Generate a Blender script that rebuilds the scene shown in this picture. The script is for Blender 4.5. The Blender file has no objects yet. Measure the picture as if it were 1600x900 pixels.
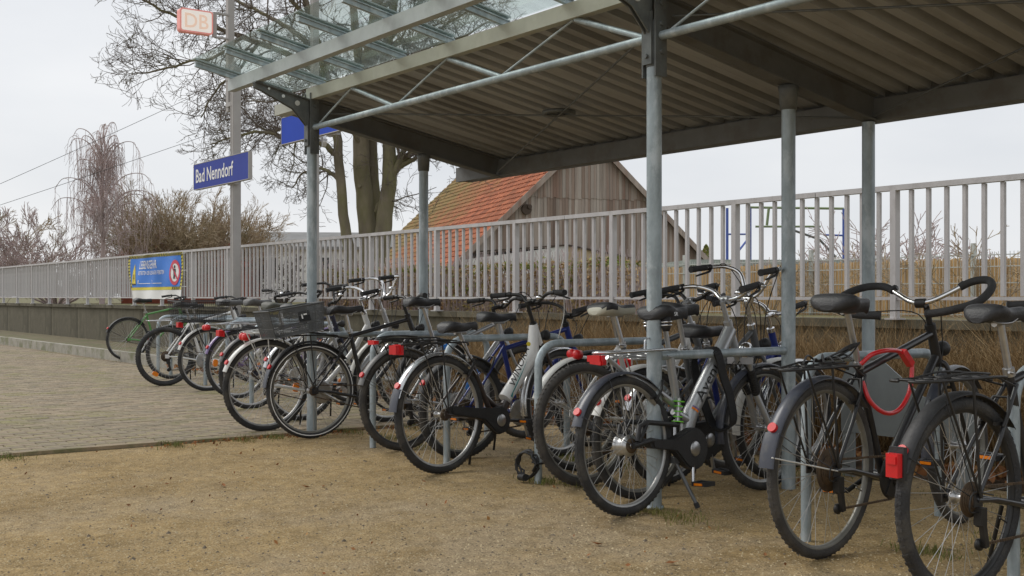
import bpy, bmesh, math, random
from mathutils import Vector, Matrix, noise

# ------------------------------------------------------------------ camera, world, sun
SC = bpy.context.scene
COL = SC.collection
R = math.radians
PI = math.pi

cam = bpy.data.cameras.new("camera")
cam_o = bpy.data.objects.new("camera", cam)
COL.objects.link(cam_o)
cam.sensor_width = 36.0
cam.lens = 40.5
cam.shift_y = 14.0 / 1600.0
cam.clip_start = 0.05
cam.clip_end = 3000.0
CAM = Vector((4.215, -3.941, 1.05))
cam_o.location = CAM
cam_o.rotation_euler = (R(90), 0, R(53.96))
SC.camera = cam_o

SUN_EL, SUN_AZ = R(42), R(205)      # azimuth the sun stands at, measured from +X
world = bpy.data.worlds.new("World")
SC.world = world
world.use_nodes = True
wn, wl = world.node_tree.nodes, world.node_tree.links
wn.clear()
w_out = wn.new("ShaderNodeOutputWorld")
sky = wn.new("ShaderNodeTexSky")
sky.sky_type = 'NISHITA'
sky.sun_disc = False
sky.sun_elevation = SUN_EL
sky.sun_rotation = R(90) - SUN_AZ
sky.dust_density = 3.0
bg1 = wn.new("ShaderNodeBackground"); bg1.inputs[1].default_value = 0.08
wl.new(sky.outputs[0], bg1.inputs[0])
# closed cloud deck: pale grey with faint softer bands
tc = wn.new("ShaderNodeTexCoord")
mp = wn.new("ShaderNodeMapping"); mp.inputs['Scale'].default_value = (1.0, 1.0, 3.2)
wl.new(tc.outputs['Generated'], mp.inputs[0])
nz = wn.new("ShaderNodeTexNoise"); nz.inputs['Scale'].default_value = 2.2
nz.inputs['Detail'].default_value = 5.0; nz.inputs['Roughness'].default_value = 0.5
wl.new(mp.outputs[0], nz.inputs['Vector'])
cr = wn.new("ShaderNodeValToRGB")
cr.color_ramp.elements[0].position = 0.33; cr.color_ramp.elements[0].color = (0.735, 0.76, 0.80, 1)
cr.color_ramp.elements[1].position = 0.68; cr.color_ramp.elements[1].color = (0.89, 0.90, 0.915, 1)
wl.new(nz.outputs['Fac'], cr.inputs[0])
bg2 = wn.new("ShaderNodeBackground"); bg2.inputs[1].default_value = 0.93
wl.new(cr.outputs[0], bg2.inputs[0])
mx = wn.new("ShaderNodeMixShader"); mx.inputs[0].default_value = 0.90
wl.new(bg1.outputs[0], mx.inputs[1]); wl.new(bg2.outputs[0], mx.inputs[2])
wl.new(mx.outputs[0], w_out.inputs[0])

sun = bpy.data.lights.new("sun", 'SUN')
sun.energy = 1.4
sun.angle = R(30)
sun.color = (1.0, 0.96, 0.90)
sun_o = bpy.data.objects.new("sun", sun)
COL.objects.link(sun_o)
sd = Vector((math.cos(SUN_EL) * math.cos(SUN_AZ), math.cos(SUN_EL) * math.sin(SUN_AZ), math.sin(SUN_EL)))
sun_o.rotation_euler = sd.to_track_quat('Z', 'Y').to_euler()
sun_o.location = (0, 0, 30)

SC.view_settings.view_transform = 'Standard'
SC.view_settings.look = 'None'
SC.view_settings.exposure = 0.2
SC.view_settings.gamma = 1.0
SC.view_settings.use_curve_mapping = False
SC.render.engine = 'CYCLES'
SC.cycles.max_bounces = 6
SC.cycles.transparent_max_bounces = 12

# ------------------------------------------------------------------ site frame: E/N survey axes from the camera station
EX = Vector((0.5885, 0.8086, 0)); NY = Vector((-0.8086, 0.5885, 0))
def site(x, y, z=0.0):
    p = CAM + EX * x + NY * y
    return Vector((p.x, p.y, z))
def project(p):
    d = Vector(p) - CAM
    y = d.dot(NY)
    if y < 0.05: return None
    return (800 + 1800 * d.dot(EX) / y, 464 - 1800 * d.z / y, y)

# ------------------------------------------------------------------ materials
MAT = {}
def mat(name, c, rough=0.55, metal=0.0, var=0.18, scale=9.0, bump=0.0, bscale=60.0, c2=None, c2amt=0.5, c2scale=2.0,
        c2lo=0.5, c2hi=0.62, spec=0.5, stretch=(1, 1, 1), coat=0.0):
    m = bpy.data.materials.new(name); m.use_nodes = True
    n, l = m.node_tree.nodes, m.node_tree.links
    b = n['Principled BSDF']
    b.inputs['Roughness'].default_value = rough
    b.inputs['Metallic'].default_value = metal
    b.inputs['Specular IOR Level'].default_value = spec
    b.inputs['Coat Weight'].default_value = coat
    t = n.new("ShaderNodeTexCoord")
    mp = n.new("ShaderNodeMapping"); mp.inputs['Scale'].default_value = stretch
    l.new(t.outputs['Object'], mp.inputs[0])
    nz = n.new("ShaderNodeTexNoise"); nz.inputs['Scale'].default_value = scale; nz.inputs['Detail'].default_value = 6
    nz.inputs['Roughness'].default_value = 0.65
    l.new(mp.outputs[0], nz.inputs['Vector'])
    r = n.new("ShaderNodeValToRGB")
    r.color_ramp.elements[0].position = 0.3; r.color_ramp.elements[1].position = 0.7
    r.color_ramp.elements[0].color = tuple(x * (1 - var) for x in c) + (1,)
    r.color_ramp.elements[1].color = tuple(min(1, x * (1 + var)) for x in c) + (1,)
    l.new(nz.outputs['Fac'], r.inputs[0])
    out = r.outputs[0]
    if c2 is not None:
        n2 = n.new("ShaderNodeTexNoise"); n2.inputs['Scale'].default_value = c2scale; n2.inputs['Detail'].default_value = 7
        n2.inputs['Roughness'].default_value = 0.7
        l.new(mp.outputs[0], n2.inputs['Vector'])
        r2 = n.new("ShaderNodeValToRGB")
        r2.color_ramp.elements[0].position = c2lo; r2.color_ramp.elements[1].position = c2hi
        r2.color_ramp.elements[1].color = (c2amt,) * 3 + (1,)
        r2.color_ramp.elements[0].color = (0, 0, 0, 1)
        l.new(n2.outputs['Fac'], r2.inputs[0])
        mm = n.new("ShaderNodeMixRGB"); mm.inputs[2].default_value = tuple(c2) + (1,)
        l.new(r2.outputs[0], mm.inputs[0]); l.new(out, mm.inputs[1])
        out = mm.outputs[0]
    l.new(out, b.inputs['Base Color'])
    if bump > 0:
        n3 = n.new("ShaderNodeTexNoise"); n3.inputs['Scale'].default_value = bscale; n3.inputs['Detail'].default_value = 4
        l.new(mp.outputs[0], n3.inputs['Vector'])
        bp = n.new("ShaderNodeBump"); bp.inputs['Strength'].default_value = bump; bp.inputs['Distance'].default_value = 0.01
        l.new(n3.outputs['Fac'], bp.inputs['Height']); l.new(bp.outputs[0], b.inputs['Normal'])
    MAT[name] = m
    return m

def leafy(name, c1, c2, c3, scale=1.6):
    """many small leaves or blades: three tones picked by position noise"""
    m = mat(name, c1, rough=0.8, var=0.3, scale=24, c2=c2, c2amt=0.85, c2scale=scale, c2lo=0.42, c2hi=0.6)
    n, l = m.node_tree.nodes, m.node_tree.links
    b = n['Principled BSDF']
    prev = b.inputs['Base Color'].links[0].from_socket
    t = n.new("ShaderNodeNewGeometry")
    mm = n.new("ShaderNodeMixRGB"); mm.inputs[2].default_value = tuple(c3) + (1,)
    r = n.new("ShaderNodeValToRGB"); r.color_ramp.elements[0].position = 0.55; r.color_ramp.elements[1].position = 0.95
    l.new(t.outputs['Random Per Island'], r.inputs[0]); l.new(r.outputs[0], mm.inputs[0]); l.new(prev, mm.inputs[1])
    l.new(mm.outputs[0], b.inputs['Base Color'])
    b.inputs['Specular IOR Level'].default_value = 0.2
    return m

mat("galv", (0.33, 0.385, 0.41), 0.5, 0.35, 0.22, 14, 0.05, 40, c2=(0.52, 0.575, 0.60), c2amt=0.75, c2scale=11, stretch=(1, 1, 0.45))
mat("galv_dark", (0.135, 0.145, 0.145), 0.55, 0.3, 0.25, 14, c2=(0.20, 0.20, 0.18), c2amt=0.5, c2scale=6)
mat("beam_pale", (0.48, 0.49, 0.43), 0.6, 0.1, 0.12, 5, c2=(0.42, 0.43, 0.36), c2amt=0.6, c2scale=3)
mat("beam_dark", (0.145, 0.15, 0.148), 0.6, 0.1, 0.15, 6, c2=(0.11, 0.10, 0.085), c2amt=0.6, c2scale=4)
mat("roof_under", (0.375, 0.385, 0.39), 0.5, 0.0, 0.14, 3, c2=(0.20, 0.195, 0.185), c2amt=0.65, c2scale=1.3, stretch=(1, 0.3, 1))
mat("beam_blue", (0.45, 0.49, 0.50), 0.6, 0.1, 0.10, 5, c2=(0.36, 0.40, 0.40), c2amt=0.6, c2scale=3)
mat("fence_grey", (0.49, 0.475, 0.47), 0.6, 0.0, 0.10, 5, c2=(0.36, 0.34, 0.32), c2amt=0.5, c2scale=12, stretch=(1, 1, 0.4))
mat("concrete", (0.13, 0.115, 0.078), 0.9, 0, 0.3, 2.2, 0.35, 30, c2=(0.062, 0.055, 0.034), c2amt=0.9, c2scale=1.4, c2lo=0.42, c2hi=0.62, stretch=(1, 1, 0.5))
mat("concrete_pale", (0.33, 0.31, 0.26), 0.9, 0, 0.25, 5, 0.3, 50, c2=(0.14, 0.15, 0.06), c2amt=0.7, c2scale=3)
mat("kerb_stone", (0.29, 0.225, 0.145), 0.9, 0, 0.25, 9, 0.3, 50, c2=(0.12, 0.13, 0.05), c2amt=0.7, c2scale=2.5)
mat("paver", (0.285, 0.225, 0.15), 0.9, 0, 0.3, 7, 0.3, 70, c2=(0.21, 0.205, 0.065), c2amt=0.7, c2scale=0.8)
mat("paver_b", (0.25, 0.205, 0.14), 0.9, 0, 0.3, 7, 0.3, 70, c2=(0.21, 0.19, 0.085), c2amt=0.75, c2scale=0.7)
def paved_material():
    """paving too far off or out of the way to be built stone by stone"""
    m = mat("paved", (0.27, 0.215, 0.145), 0.9, 0, 0.25, 7, 0.2, 60, c2=(0.21, 0.205, 0.065), c2amt=0.6, c2scale=0.8)
    n, l = m.node_tree.nodes, m.node_tree.links
    b = n['Principled BSDF']; prev = b.inputs['Base Color'].links[0].from_socket
    t = n.new("ShaderNodeTexCoord"); mp = n.new("ShaderNodeMapping"); mp.inputs['Rotation'].default_value = (0, 0, PI / 2)
    l.new(t.outputs['Object'], mp.inputs[0])
    k = n.new("ShaderNodeTexBrick"); k.inputs['Scale'].default_value = 1.0; k.inputs['Brick Width'].default_value = 0.21
    k.inputs['Row Height'].default_value = 0.105; k.inputs['Mortar Size'].default_value = 0.006
    k.inputs['Color1'].default_value = (1, 1, 1, 1); k.inputs['Color2'].default_value = (.86, .86, .86, 1); k.inputs['Mortar'].default_value = (.5, .5, .48, 1)
    l.new(mp.outputs[0], k.inputs['Vector'])
    x = n.new("ShaderNodeMixRGB"); x.blend_type = 'MULTIPLY'; x.inputs[0].default_value = 1
    l.new(prev, x.inputs[1]); l.new(k.outputs['Color'], x.inputs[2]); l.new(x.outputs[0], b.inputs['Base Color'])
paved_material()
mat("joint", (0.15, 0.125, 0.07), 0.95, 0, 0.3, 9, c2=(0.10, 0.12, 0.035), c2amt=0.8, c2scale=1.5)
mat("tyre", (0.032, 0.032, 0.033), 0.75, 0, 0.3, 12, 0.5, 160, c2=(0.085, 0.078, 0.066), c2amt=0.6, c2scale=7)
mat("tyre_grey", (0.055, 0.052, 0.049), 0.8, 0, 0.3, 12, 0.5, 160, c2=(0.10, 0.09, 0.075), c2amt=0.6, c2scale=7)
mat("rim_alu", (0.45, 0.45, 0.44), 0.38, 0.75, 0.12, 12)
mat("rim_dull", (0.23, 0.225, 0.20), 0.5, 0.6, 0.2, 12)
mat("rim_black", (0.03, 0.03, 0.03), 0.4, 0.3, 0.2, 12)
mat("steel", (0.5, 0.5, 0.5), 0.3, 0.85, 0.15, 15)
mat("chrome", (0.75, 0.75, 0.76), 0.14, 1.0, 0.06, 12)
mat("spoke_steel", (0.48, 0.47, 0.45), 0.4, 0.7, 0.1, 12)
mat("black_paint", (0.018, 0.018, 0.02), 0.35, 0, 0.25, 9, coat=0.3)
mat("black_plastic", (0.022, 0.022, 0.023), 0.55, 0, 0.3, 14, 0.15, 90)
mat("black_metal", (0.028, 0.027, 0.026), 0.45, 0.3, 0.25, 14)
mat("saddle_black", (0.026, 0.026, 0.028), 0.5, 0, 0.25, 10, 0.2, 120)
mat("saddle_grey", (0.10, 0.10, 0.098), 0.6, 0, 0.2, 10, 0.2, 120)
mat("saddle_olive", (0.075, 0.078, 0.062), 0.6, 0, 0.2, 10, 0.2, 120)
mat("cream", (0.52, 0.51, 0.42), 0.5, 0, 0.08, 10)
mat("rubber_grip", (0.03, 0.03, 0.031), 0.8, 0, 0.25, 20, 0.4, 200)
mat("frame_silver", (0.40, 0.41, 0.42), 0.32, 0.55, 0.08, 6, coat=0.3)
mat("frame_grey", (0.13, 0.135, 0.14), 0.4, 0.3, 0.15, 6, coat=0.2)
mat("frame_white", (0.74, 0.74, 0.72), 0.35, 0, 0.05, 6, coat=0.3)
mat("frame_brown", (0.045, 0.032, 0.028), 0.35, 0.1, 0.15, 6, coat=0.4)
mat("frame_blue", (0.015, 0.032, 0.20), 0.35, 0.1, 0.12, 6, coat=0.4)
mat("frame_sky", (0.03, 0.20, 0.62), 0.35, 0.1, 0.1, 6, coat=0.4)
mat("frame_green", (0.10, 0.30, 0.08), 0.4, 0, 0.15, 6, coat=0.3)
mat("frame_navy", (0.02, 0.024, 0.05), 0.35, 0.1, 0.15, 6, coat=0.3)
mat("frame_purple", (0.17, 0.12, 0.25), 0.4, 0.1, 0.12, 6, coat=0.3)
mat("teal", (0.02, 0.32, 0.34), 0.4, 0, 0.05)
mat("fender_navy", (0.045, 0.05, 0.068), 0.38, 0, 0.25, 6, coat=0.2, c2=(0.12, 0.115, 0.10), c2amt=0.4, c2scale=8)
mat("fender_grey", (0.14, 0.14, 0.14), 0.45, 0, 0.2, 6, c2=(0.2, 0.19, 0.16), c2amt=0.4, c2scale=8)
mat("fender_silver", (0.55, 0.56, 0.57), 0.22, 0.8, 0.08, 6)
mat("fender_white", (0.68, 0.68, 0.65), 0.35, 0, 0.06, 6)
mat("red_lens", (0.62, 0.012, 0.015), 0.4, 0, 0.08, 30, coat=0.15)
mat("orange_lens", (0.80, 0.22, 0.01), 0.25, 0, 0.1, 60, coat=0.5)
mat("clear_lens", (0.75, 0.76, 0.76), 0.12, 0.3, 0.05, 20, coat=0.6)
mat("yellow", (0.75, 0.60, 0.02), 0.5, 0, 0.08)
mat("lime", (0.20, 0.70, 0.04), 0.4, 0, 0.08)
mat("lock_red", (0.60, 0.015, 0.02), 0.3, 0, 0.1, 30, coat=0.5)
mat("strap_black", (0.012, 0.012, 0.013), 0.7, 0, 0.3, 20)
mat("rusty", (0.11, 0.075, 0.045), 0.7, 0.4, 0.35, 25, c2=(0.05, 0.04, 0.035), c2amt=0.7, c2scale=20)
mat("mesh_grey", (0.105, 0.11, 0.112), 0.7, 0.1, 0.15, 10)
mat("ink_black", (0.012, 0.012, 0.012), 0.5, 0, 0.05)
mat("ink_white", (0.82, 0.82, 0.80), 0.5, 0, 0.03)
mat("sign_blue", (0.042, 0.066, 0.33), 0.65, 0, 0.05, 3, spec=0.2)
mat("sign_blue_bright", (0.018, 0.065, 0.46), 0.65, 0, 0.05, 3, spec=0.2)
mat("banner_blue", (0.03, 0.19, 0.66), 0.55, 0, 0.07, 2)
mat("banner_white", (0.82, 0.82, 0.80), 0.6, 0, 0.04, 2)
mat("banner_yellow", (0.70, 0.60, 0.06), 0.6, 0, 0.06)
mat("banner_red", (0.62, 0.06, 0.10), 0.6, 0, 0.05)
mat("db_face", (0.86, 0.80, 0.74), 0.4, 0, 0.03, 3)
mat("db_peach", (0.85, 0.62, 0.50), 0.4, 0, 0.06, 5)
mat("db_red", (0.80, 0.30, 0.27), 0.4, 0, 0.12, 4)
for nm_, st_ in (("db_face", 0.24), ("db_peach", 0.22), ("db_red", 0.12)):     # light box: overexposed glare put into pale colours and an added glow
    b_ = MAT[nm_].node_tree.nodes['Principled BSDF']; b_.inputs['Emission Strength'].default_value = st_; b_.inputs['Emission Color'].default_value = {"db_face": (1, .93, .85, 1), "db_peach": (1, .72, .55, 1), "db_red": (1, .4, .33, 1)}[nm_]
mat("mast_grey", (0.37, 0.355, 0.34), 0.6, 0, 0.08, 3)
mat("trunk_bark", (0.20, 0.17, 0.12), 0.95, 0, 0.35, 3, 0.7, 14, c2=(0.17, 0.175, 0.05), c2amt=0.75, c2scale=0.8, c2lo=0.45, c2hi=0.62, stretch=(1, 1, 0.35))
mat("twig_bark", (0.165, 0.135, 0.118), 0.95, 0, 0.3, 3, c2=(0.11, 0.115, 0.035), c2amt=0.5, c2scale=0.9)
mat("twig_tan", (0.38, 0.30, 0.205), 0.95, 0, 0.3, 1.2, c2=(0.155, 0.155, 0.06), c2amt=0.5, c2scale=0.7)
mat("twig_red", (0.46, 0.37, 0.355), 0.95, 0, 0.3, 1.2, c2=(0.26, 0.22, 0.21), c2amt=0.6, c2scale=0.7)
mat("barn_board", (0.37, 0.31, 0.265), 0.9, 0, 0.35, 2.0, 0.3, 10, c2=(0.20, 0.10, 0.065), c2amt=0.7, c2scale=0.5, stretch=(4, 4, 0.25))
mat("barn_board_b", (0.43, 0.375, 0.325), 0.9, 0, 0.3, 2.0, 0.3, 10, c2=(0.15, 0.105, 0.08), c2amt=0.6, c2scale=0.5, stretch=(4, 4, 0.25))
mat("barn_board_c", (0.30, 0.225, 0.18), 0.9, 0, 0.3, 2.0, 0.3, 10, c2=(0.10, 0.07, 0.055), c2amt=0.6, c2scale=0.5, stretch=(4, 4, 0.25))
mat("dark_wood", (0.085, 0.062, 0.048), 0.9, 0, 0.3, 3)
mat("render_white", (0.74, 0.74, 0.71), 0.9, 0, 0.06, 2)
mat("render_beige", (0.47, 0.36, 0.22), 0.9, 0, 0.12, 2)
mat("slate", (0.22, 0.22, 0.215), 0.8, 0, 0.15, 2)
mat("brick_red", (0.30, 0.085, 0.05), 0.9, 0, 0.2, 4)
mat("window_dark", (0.03, 0.035, 0.04), 0.15, 0, 0.1)
mat("reed", (0.62, 0.42, 0.21), 0.85, 0, 0.3, 3.5, c2=(0.33, 0.20, 0.085), c2amt=0.7, c2scale=1.1, stretch=(8, 8, 0.5))
mat("wire_pale", (0.50, 0.52, 0.49), 0.5, 0.3, 0.1)
mat("shed_green", (0.34, 0.38, 0.34), 0.7, 0, 0.1)
mat("play_blue", (0.07, 0.12, 0.42), 0.45, 0, 0.08)  # lighter blue: distance haze put into the colour
mat("play_green", (0.20, 0.26, 0.13), 0.5, 0, 0.1)
mat("panel_grey", (0.27, 0.295, 0.30), 0.5, 0.2, 0.12, 4)
mat("cable_black", (0.02, 0.02, 0.021), 0.5, 0, 0.2)
mat("soil", (0.12, 0.085, 0.05), 0.95, 0, 0.35, 6, 0.5, 30, c2=(0.16, 0.07, 0.04), c2amt=0.6, c2scale=7)
mat("field", (0.15, 0.14, 0.06), 0.95, 0, 0.3, 0.5, c2=(0.13, 0.10, 0.06), c2amt=0.7, c2scale=0.3)
mat("pebble", (0.50, 0.405, 0.25), 0.85, 0, 0.35, 0.9)
mat("pebble_dark", (0.15, 0.12, 0.085), 0.85, 0, 0.35, 0.9)
leafy("dry_grass", (0.27, 0.175, 0.08), (0.165, 0.098, 0.042), (0.43, 0.32, 0.17))
leafy("green_grass", (0.13, 0.16, 0.035), (0.20, 0.17, 0.06), (0.25, 0.22, 0.09))
leafy("beech_leaf", (0.38, 0.235, 0.12), (0.31, 0.27, 0.10), (0.54, 0.42, 0.26))
leafy("ivy_leaf", (0.18, 0.22, 0.045), (0.25, 0.26, 0.07), (0.32, 0.29, 0.12))
leafy("fallen_leaf", (0.30, 0.12, 0.045), (0.17, 0.085, 0.04), (0.42, 0.22, 0.08))

def sand_material():
    m = bpy.data.materials.new("sand"); m.use_nodes = True
    n, l = m.node_tree.nodes, m.node_tree.links
    b = n['Principled BSDF']; b.inputs['Roughness'].default_value = 0.95; b.inputs['Specular IOR Level'].default_value = 0.25
    t = n.new("ShaderNodeTexCoord")
    def nz(scale, det=6, rough=0.65):
        x = n.new("ShaderNodeTexNoise"); x.inputs['Scale'].default_value = scale; x.inputs['Detail'].default_value = det
        x.inputs['Roughness'].default_value = rough
        l.new(t.outputs['Object'], x.inputs['Vector']); return x.outputs['Fac']
    def ramp(src, p0, c0, p1, c1):
        r = n.new("ShaderNodeValToRGB"); r.color_ramp.elements[0].position = p0; r.color_ramp.elements[1].position = p1
        r.color_ramp.elements[0].color = c0 + (1,); r.color_ramp.elements[1].color = c1 + (1,)
        l.new(src, r.inputs[0]); return r.outputs[0]
    def mix(f, a, bb, mode='MIX'):
        x = n.new("ShaderNodeMixRGB"); x.blend_type = mode
        if isinstance(f, float): x.inputs[0].default_value = f
        else: l.new(f, x.inputs[0])
        l.new(a, x.inputs[1])
        if isinstance(bb, tuple): x.inputs[2].default_value = bb + (1,)
        else: l.new(bb, x.inputs[2])
        return x.outputs[0]
    base = ramp(nz(0.9, 7), 0.34, (0.36, 0.265, 0.135), 0.66, (0.48, 0.345, 0.165))
    big = ramp(nz(0.42, 7, 0.7), 0.46, (0, 0, 0), 0.60, (0.85, 0.85, 0.85))
    col = mix(big, base, (0.375, 0.30, 0.20))
    damp = ramp(nz(1.3, 8, 0.72), 0.50, (0, 0, 0), 0.66, (0.75, 0.75, 0.75))
    col = mix(damp, col, (0.25, 0.17, 0.068))
    mot = ramp(nz(9, 6, 0.75), 0.36, (0.76, 0.75, 0.73), 0.66, (1.14, 1.13, 1.12))
    col = mix(1.0, col, mot, 'MULTIPLY')
    fine = ramp(nz(130, 3, 0.7), 0.30, (0.58, 0.56, 0.53), 0.72, (1.27, 1.26, 1.22))
    col = mix(1.0, col, fine, 'MULTIPLY')
    v = n.new("ShaderNodeTexVoronoi"); v.inputs['Scale'].default_value = 150
    l.new(t.outputs['Object'], v.inputs['Vector'])
    sp = n.new("ShaderNodeSeparateColor"); l.new(v.outputs['Color'], sp.inputs[0])
    gr = ramp(sp.outputs[0], 0.88, (0, 0, 0), 0.97, (0.75, 0.75, 0.75))
    col = mix(gr, col, (0.52, 0.43, 0.27))
    gd = ramp(sp.outputs[1], 0.92, (0, 0, 0), 0.98, (0.85, 0.85, 0.85))
    col = mix(gd, col, (0.075, 0.06, 0.04))
    l.new(col, b.inputs['Base Color'])
    bp = n.new("ShaderNodeBump"); bp.inputs['Strength'].default_value = 0.7; bp.inputs['Distance'].default_value = 0.012
    l.new(nz(85, 4, 0.7), bp.inputs['Height'])
    bp2 = n.new("ShaderNodeBump"); bp2.inputs['Strength'].default_value = 0.6; bp2.inputs['Distance'].default_value = 0.06
    l.new(nz(7, 4, 0.6), bp2.inputs['Height']); l.new(bp.outputs[0], bp2.inputs['Normal'])
    l.new(bp2.outputs[0], b.inputs['Normal'])
    MAT["sand"] = m
sand_material()

def tile_material():
    m = mat("clay_tile", (0.37, 0.12, 0.055), 0.85, 0, 0.22, 5.5)
    n, l = m.node_tree.nodes, m.node_tree.links
    b = n['Principled BSDF']; prev = b.inputs['Base Color'].links[0].from_socket
    g = n.new("ShaderNodeNewGeometry")
    r = n.new("ShaderNodeValToRGB"); r.color_ramp.elements[0].color = (0.62, 0.6, 0.58, 1); r.color_ramp.elements[1].color = (1.2, 1.15, 1.1, 1)
    l.new(g.outputs['Random Per Island'], r.inputs[0])
    x = n.new("ShaderNodeMixRGB"); x.blend_type = 'MULTIPLY'; x.inputs[0].default_value = 1
    l.new(prev, x.inputs[1]); l.new(r.outputs[0], x.inputs[2])
    t = n.new("ShaderNodeTexCoord"); sx = n.new("ShaderNodeSeparateXYZ"); l.new(t.outputs['Object'], sx.inputs[0])
    mr = n.new("ShaderNodeMapRange"); mr.inputs['From Min'].default_value = 3.0; mr.inputs['From Max'].default_value = 15.0
    l.new(sx.outputs['Y'], mr.inputs['Value'])
    z = n.new("ShaderNodeTexNoise"); z.inputs['Scale'].default_value = 0.8; z.inputs['Detail'].default_value = 7; z.inputs['Roughness'].default_value = 0.7
    l.new(t.outputs['Object'], z.inputs['Vector'])
    ad = n.new("ShaderNodeMath"); ad.operation = 'MULTIPLY_ADD'; ad.inputs[1].default_value = 0.42
    l.new(mr.outputs[0], ad.inputs[0]); l.new(z.outputs['Fac'], ad.inputs[2])
    rm = n.new("ShaderNodeValToRGB"); rm.color_ramp.elements[0].position = 0.58; rm.color_ramp.elements[1].position = 0.92
    rm.color_ramp.elements[1].color = (.75, .75, .75, 1); l.new(ad.outputs[0], rm.inputs[0])
    mo = n.new("ShaderNodeMixRGB"); mo.inputs[2].default_value = (0.17, 0.16, 0.045, 1)
    l.new(rm.outputs[0], mo.inputs[0]); l.new(x.outputs[0], mo.inputs[1]); l.new(mo.outputs[0], b.inputs['Base Color'])
tile_material()

def glass_material():
    m = bpy.data.materials.new("canopy_glass"); m.use_nodes = True
    n, l = m.node_tree.nodes, m.node_tree.links
    n.remove(n['Principled BSDF']); o = n['Material Output']
    tr = n.new("ShaderNodeBsdfTransparent"); tr.inputs[0].default_value = (0.90, 0.94, 0.922, 1)
    gl = n.new("ShaderNodeBsdfGlossy"); gl.inputs[0].default_value = (0.9, 0.93, 0.92, 1); gl.inputs[1].default_value = 0.05
    df = n.new("ShaderNodeBsdfDiffuse"); df.inputs[0].default_value = (0.62, 0.67, 0.64, 1)
    t = n.new("ShaderNodeTexCoord"); z = n.new("ShaderNodeTexNoise"); z.inputs['Scale'].default_value = 5; z.inputs['Detail'].default_value = 6
    l.new(t.outputs['Object'], z.inputs['Vector'])
    r = n.new("ShaderNodeValToRGB"); r.color_ramp.elements[0].color = (0.03, 0.03, 0.03, 1); r.color_ramp.elements[1].color = (0.085, 0.085, 0.085, 1)
    r.color_ramp.elements[0].position = 0.35; r.color_ramp.elements[1].position = 0.75
    l.new(z.outputs['Fac'], r.inputs[0])
    m1 = n.new("ShaderNodeMixShader"); l.new(r.outputs[0], m1.inputs[0]); l.new(tr.outputs[0], m1.inputs[1]); l.new(df.outputs[0], m1.inputs[2])
    lw = n.new("ShaderNodeLayerWeight"); lw.inputs[0].default_value = 0.10
    mq = n.new("ShaderNodeMath"); mq.operation = 'MULTIPLY'; mq.inputs[1].default_value = 0.35; l.new(lw.outputs['Fresnel'], mq.inputs[0])
    m2 = n.new("ShaderNodeMixShader"); l.new(mq.outputs[0], m2.inputs[0]); l.new(m1.outputs[0], m2.inputs[1]); l.new(gl.outputs[0], m2.inputs[2])
    l.new(m2.outputs[0], o.inputs[0])
    MAT["canopy_glass"] = m
glass_material()

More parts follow.
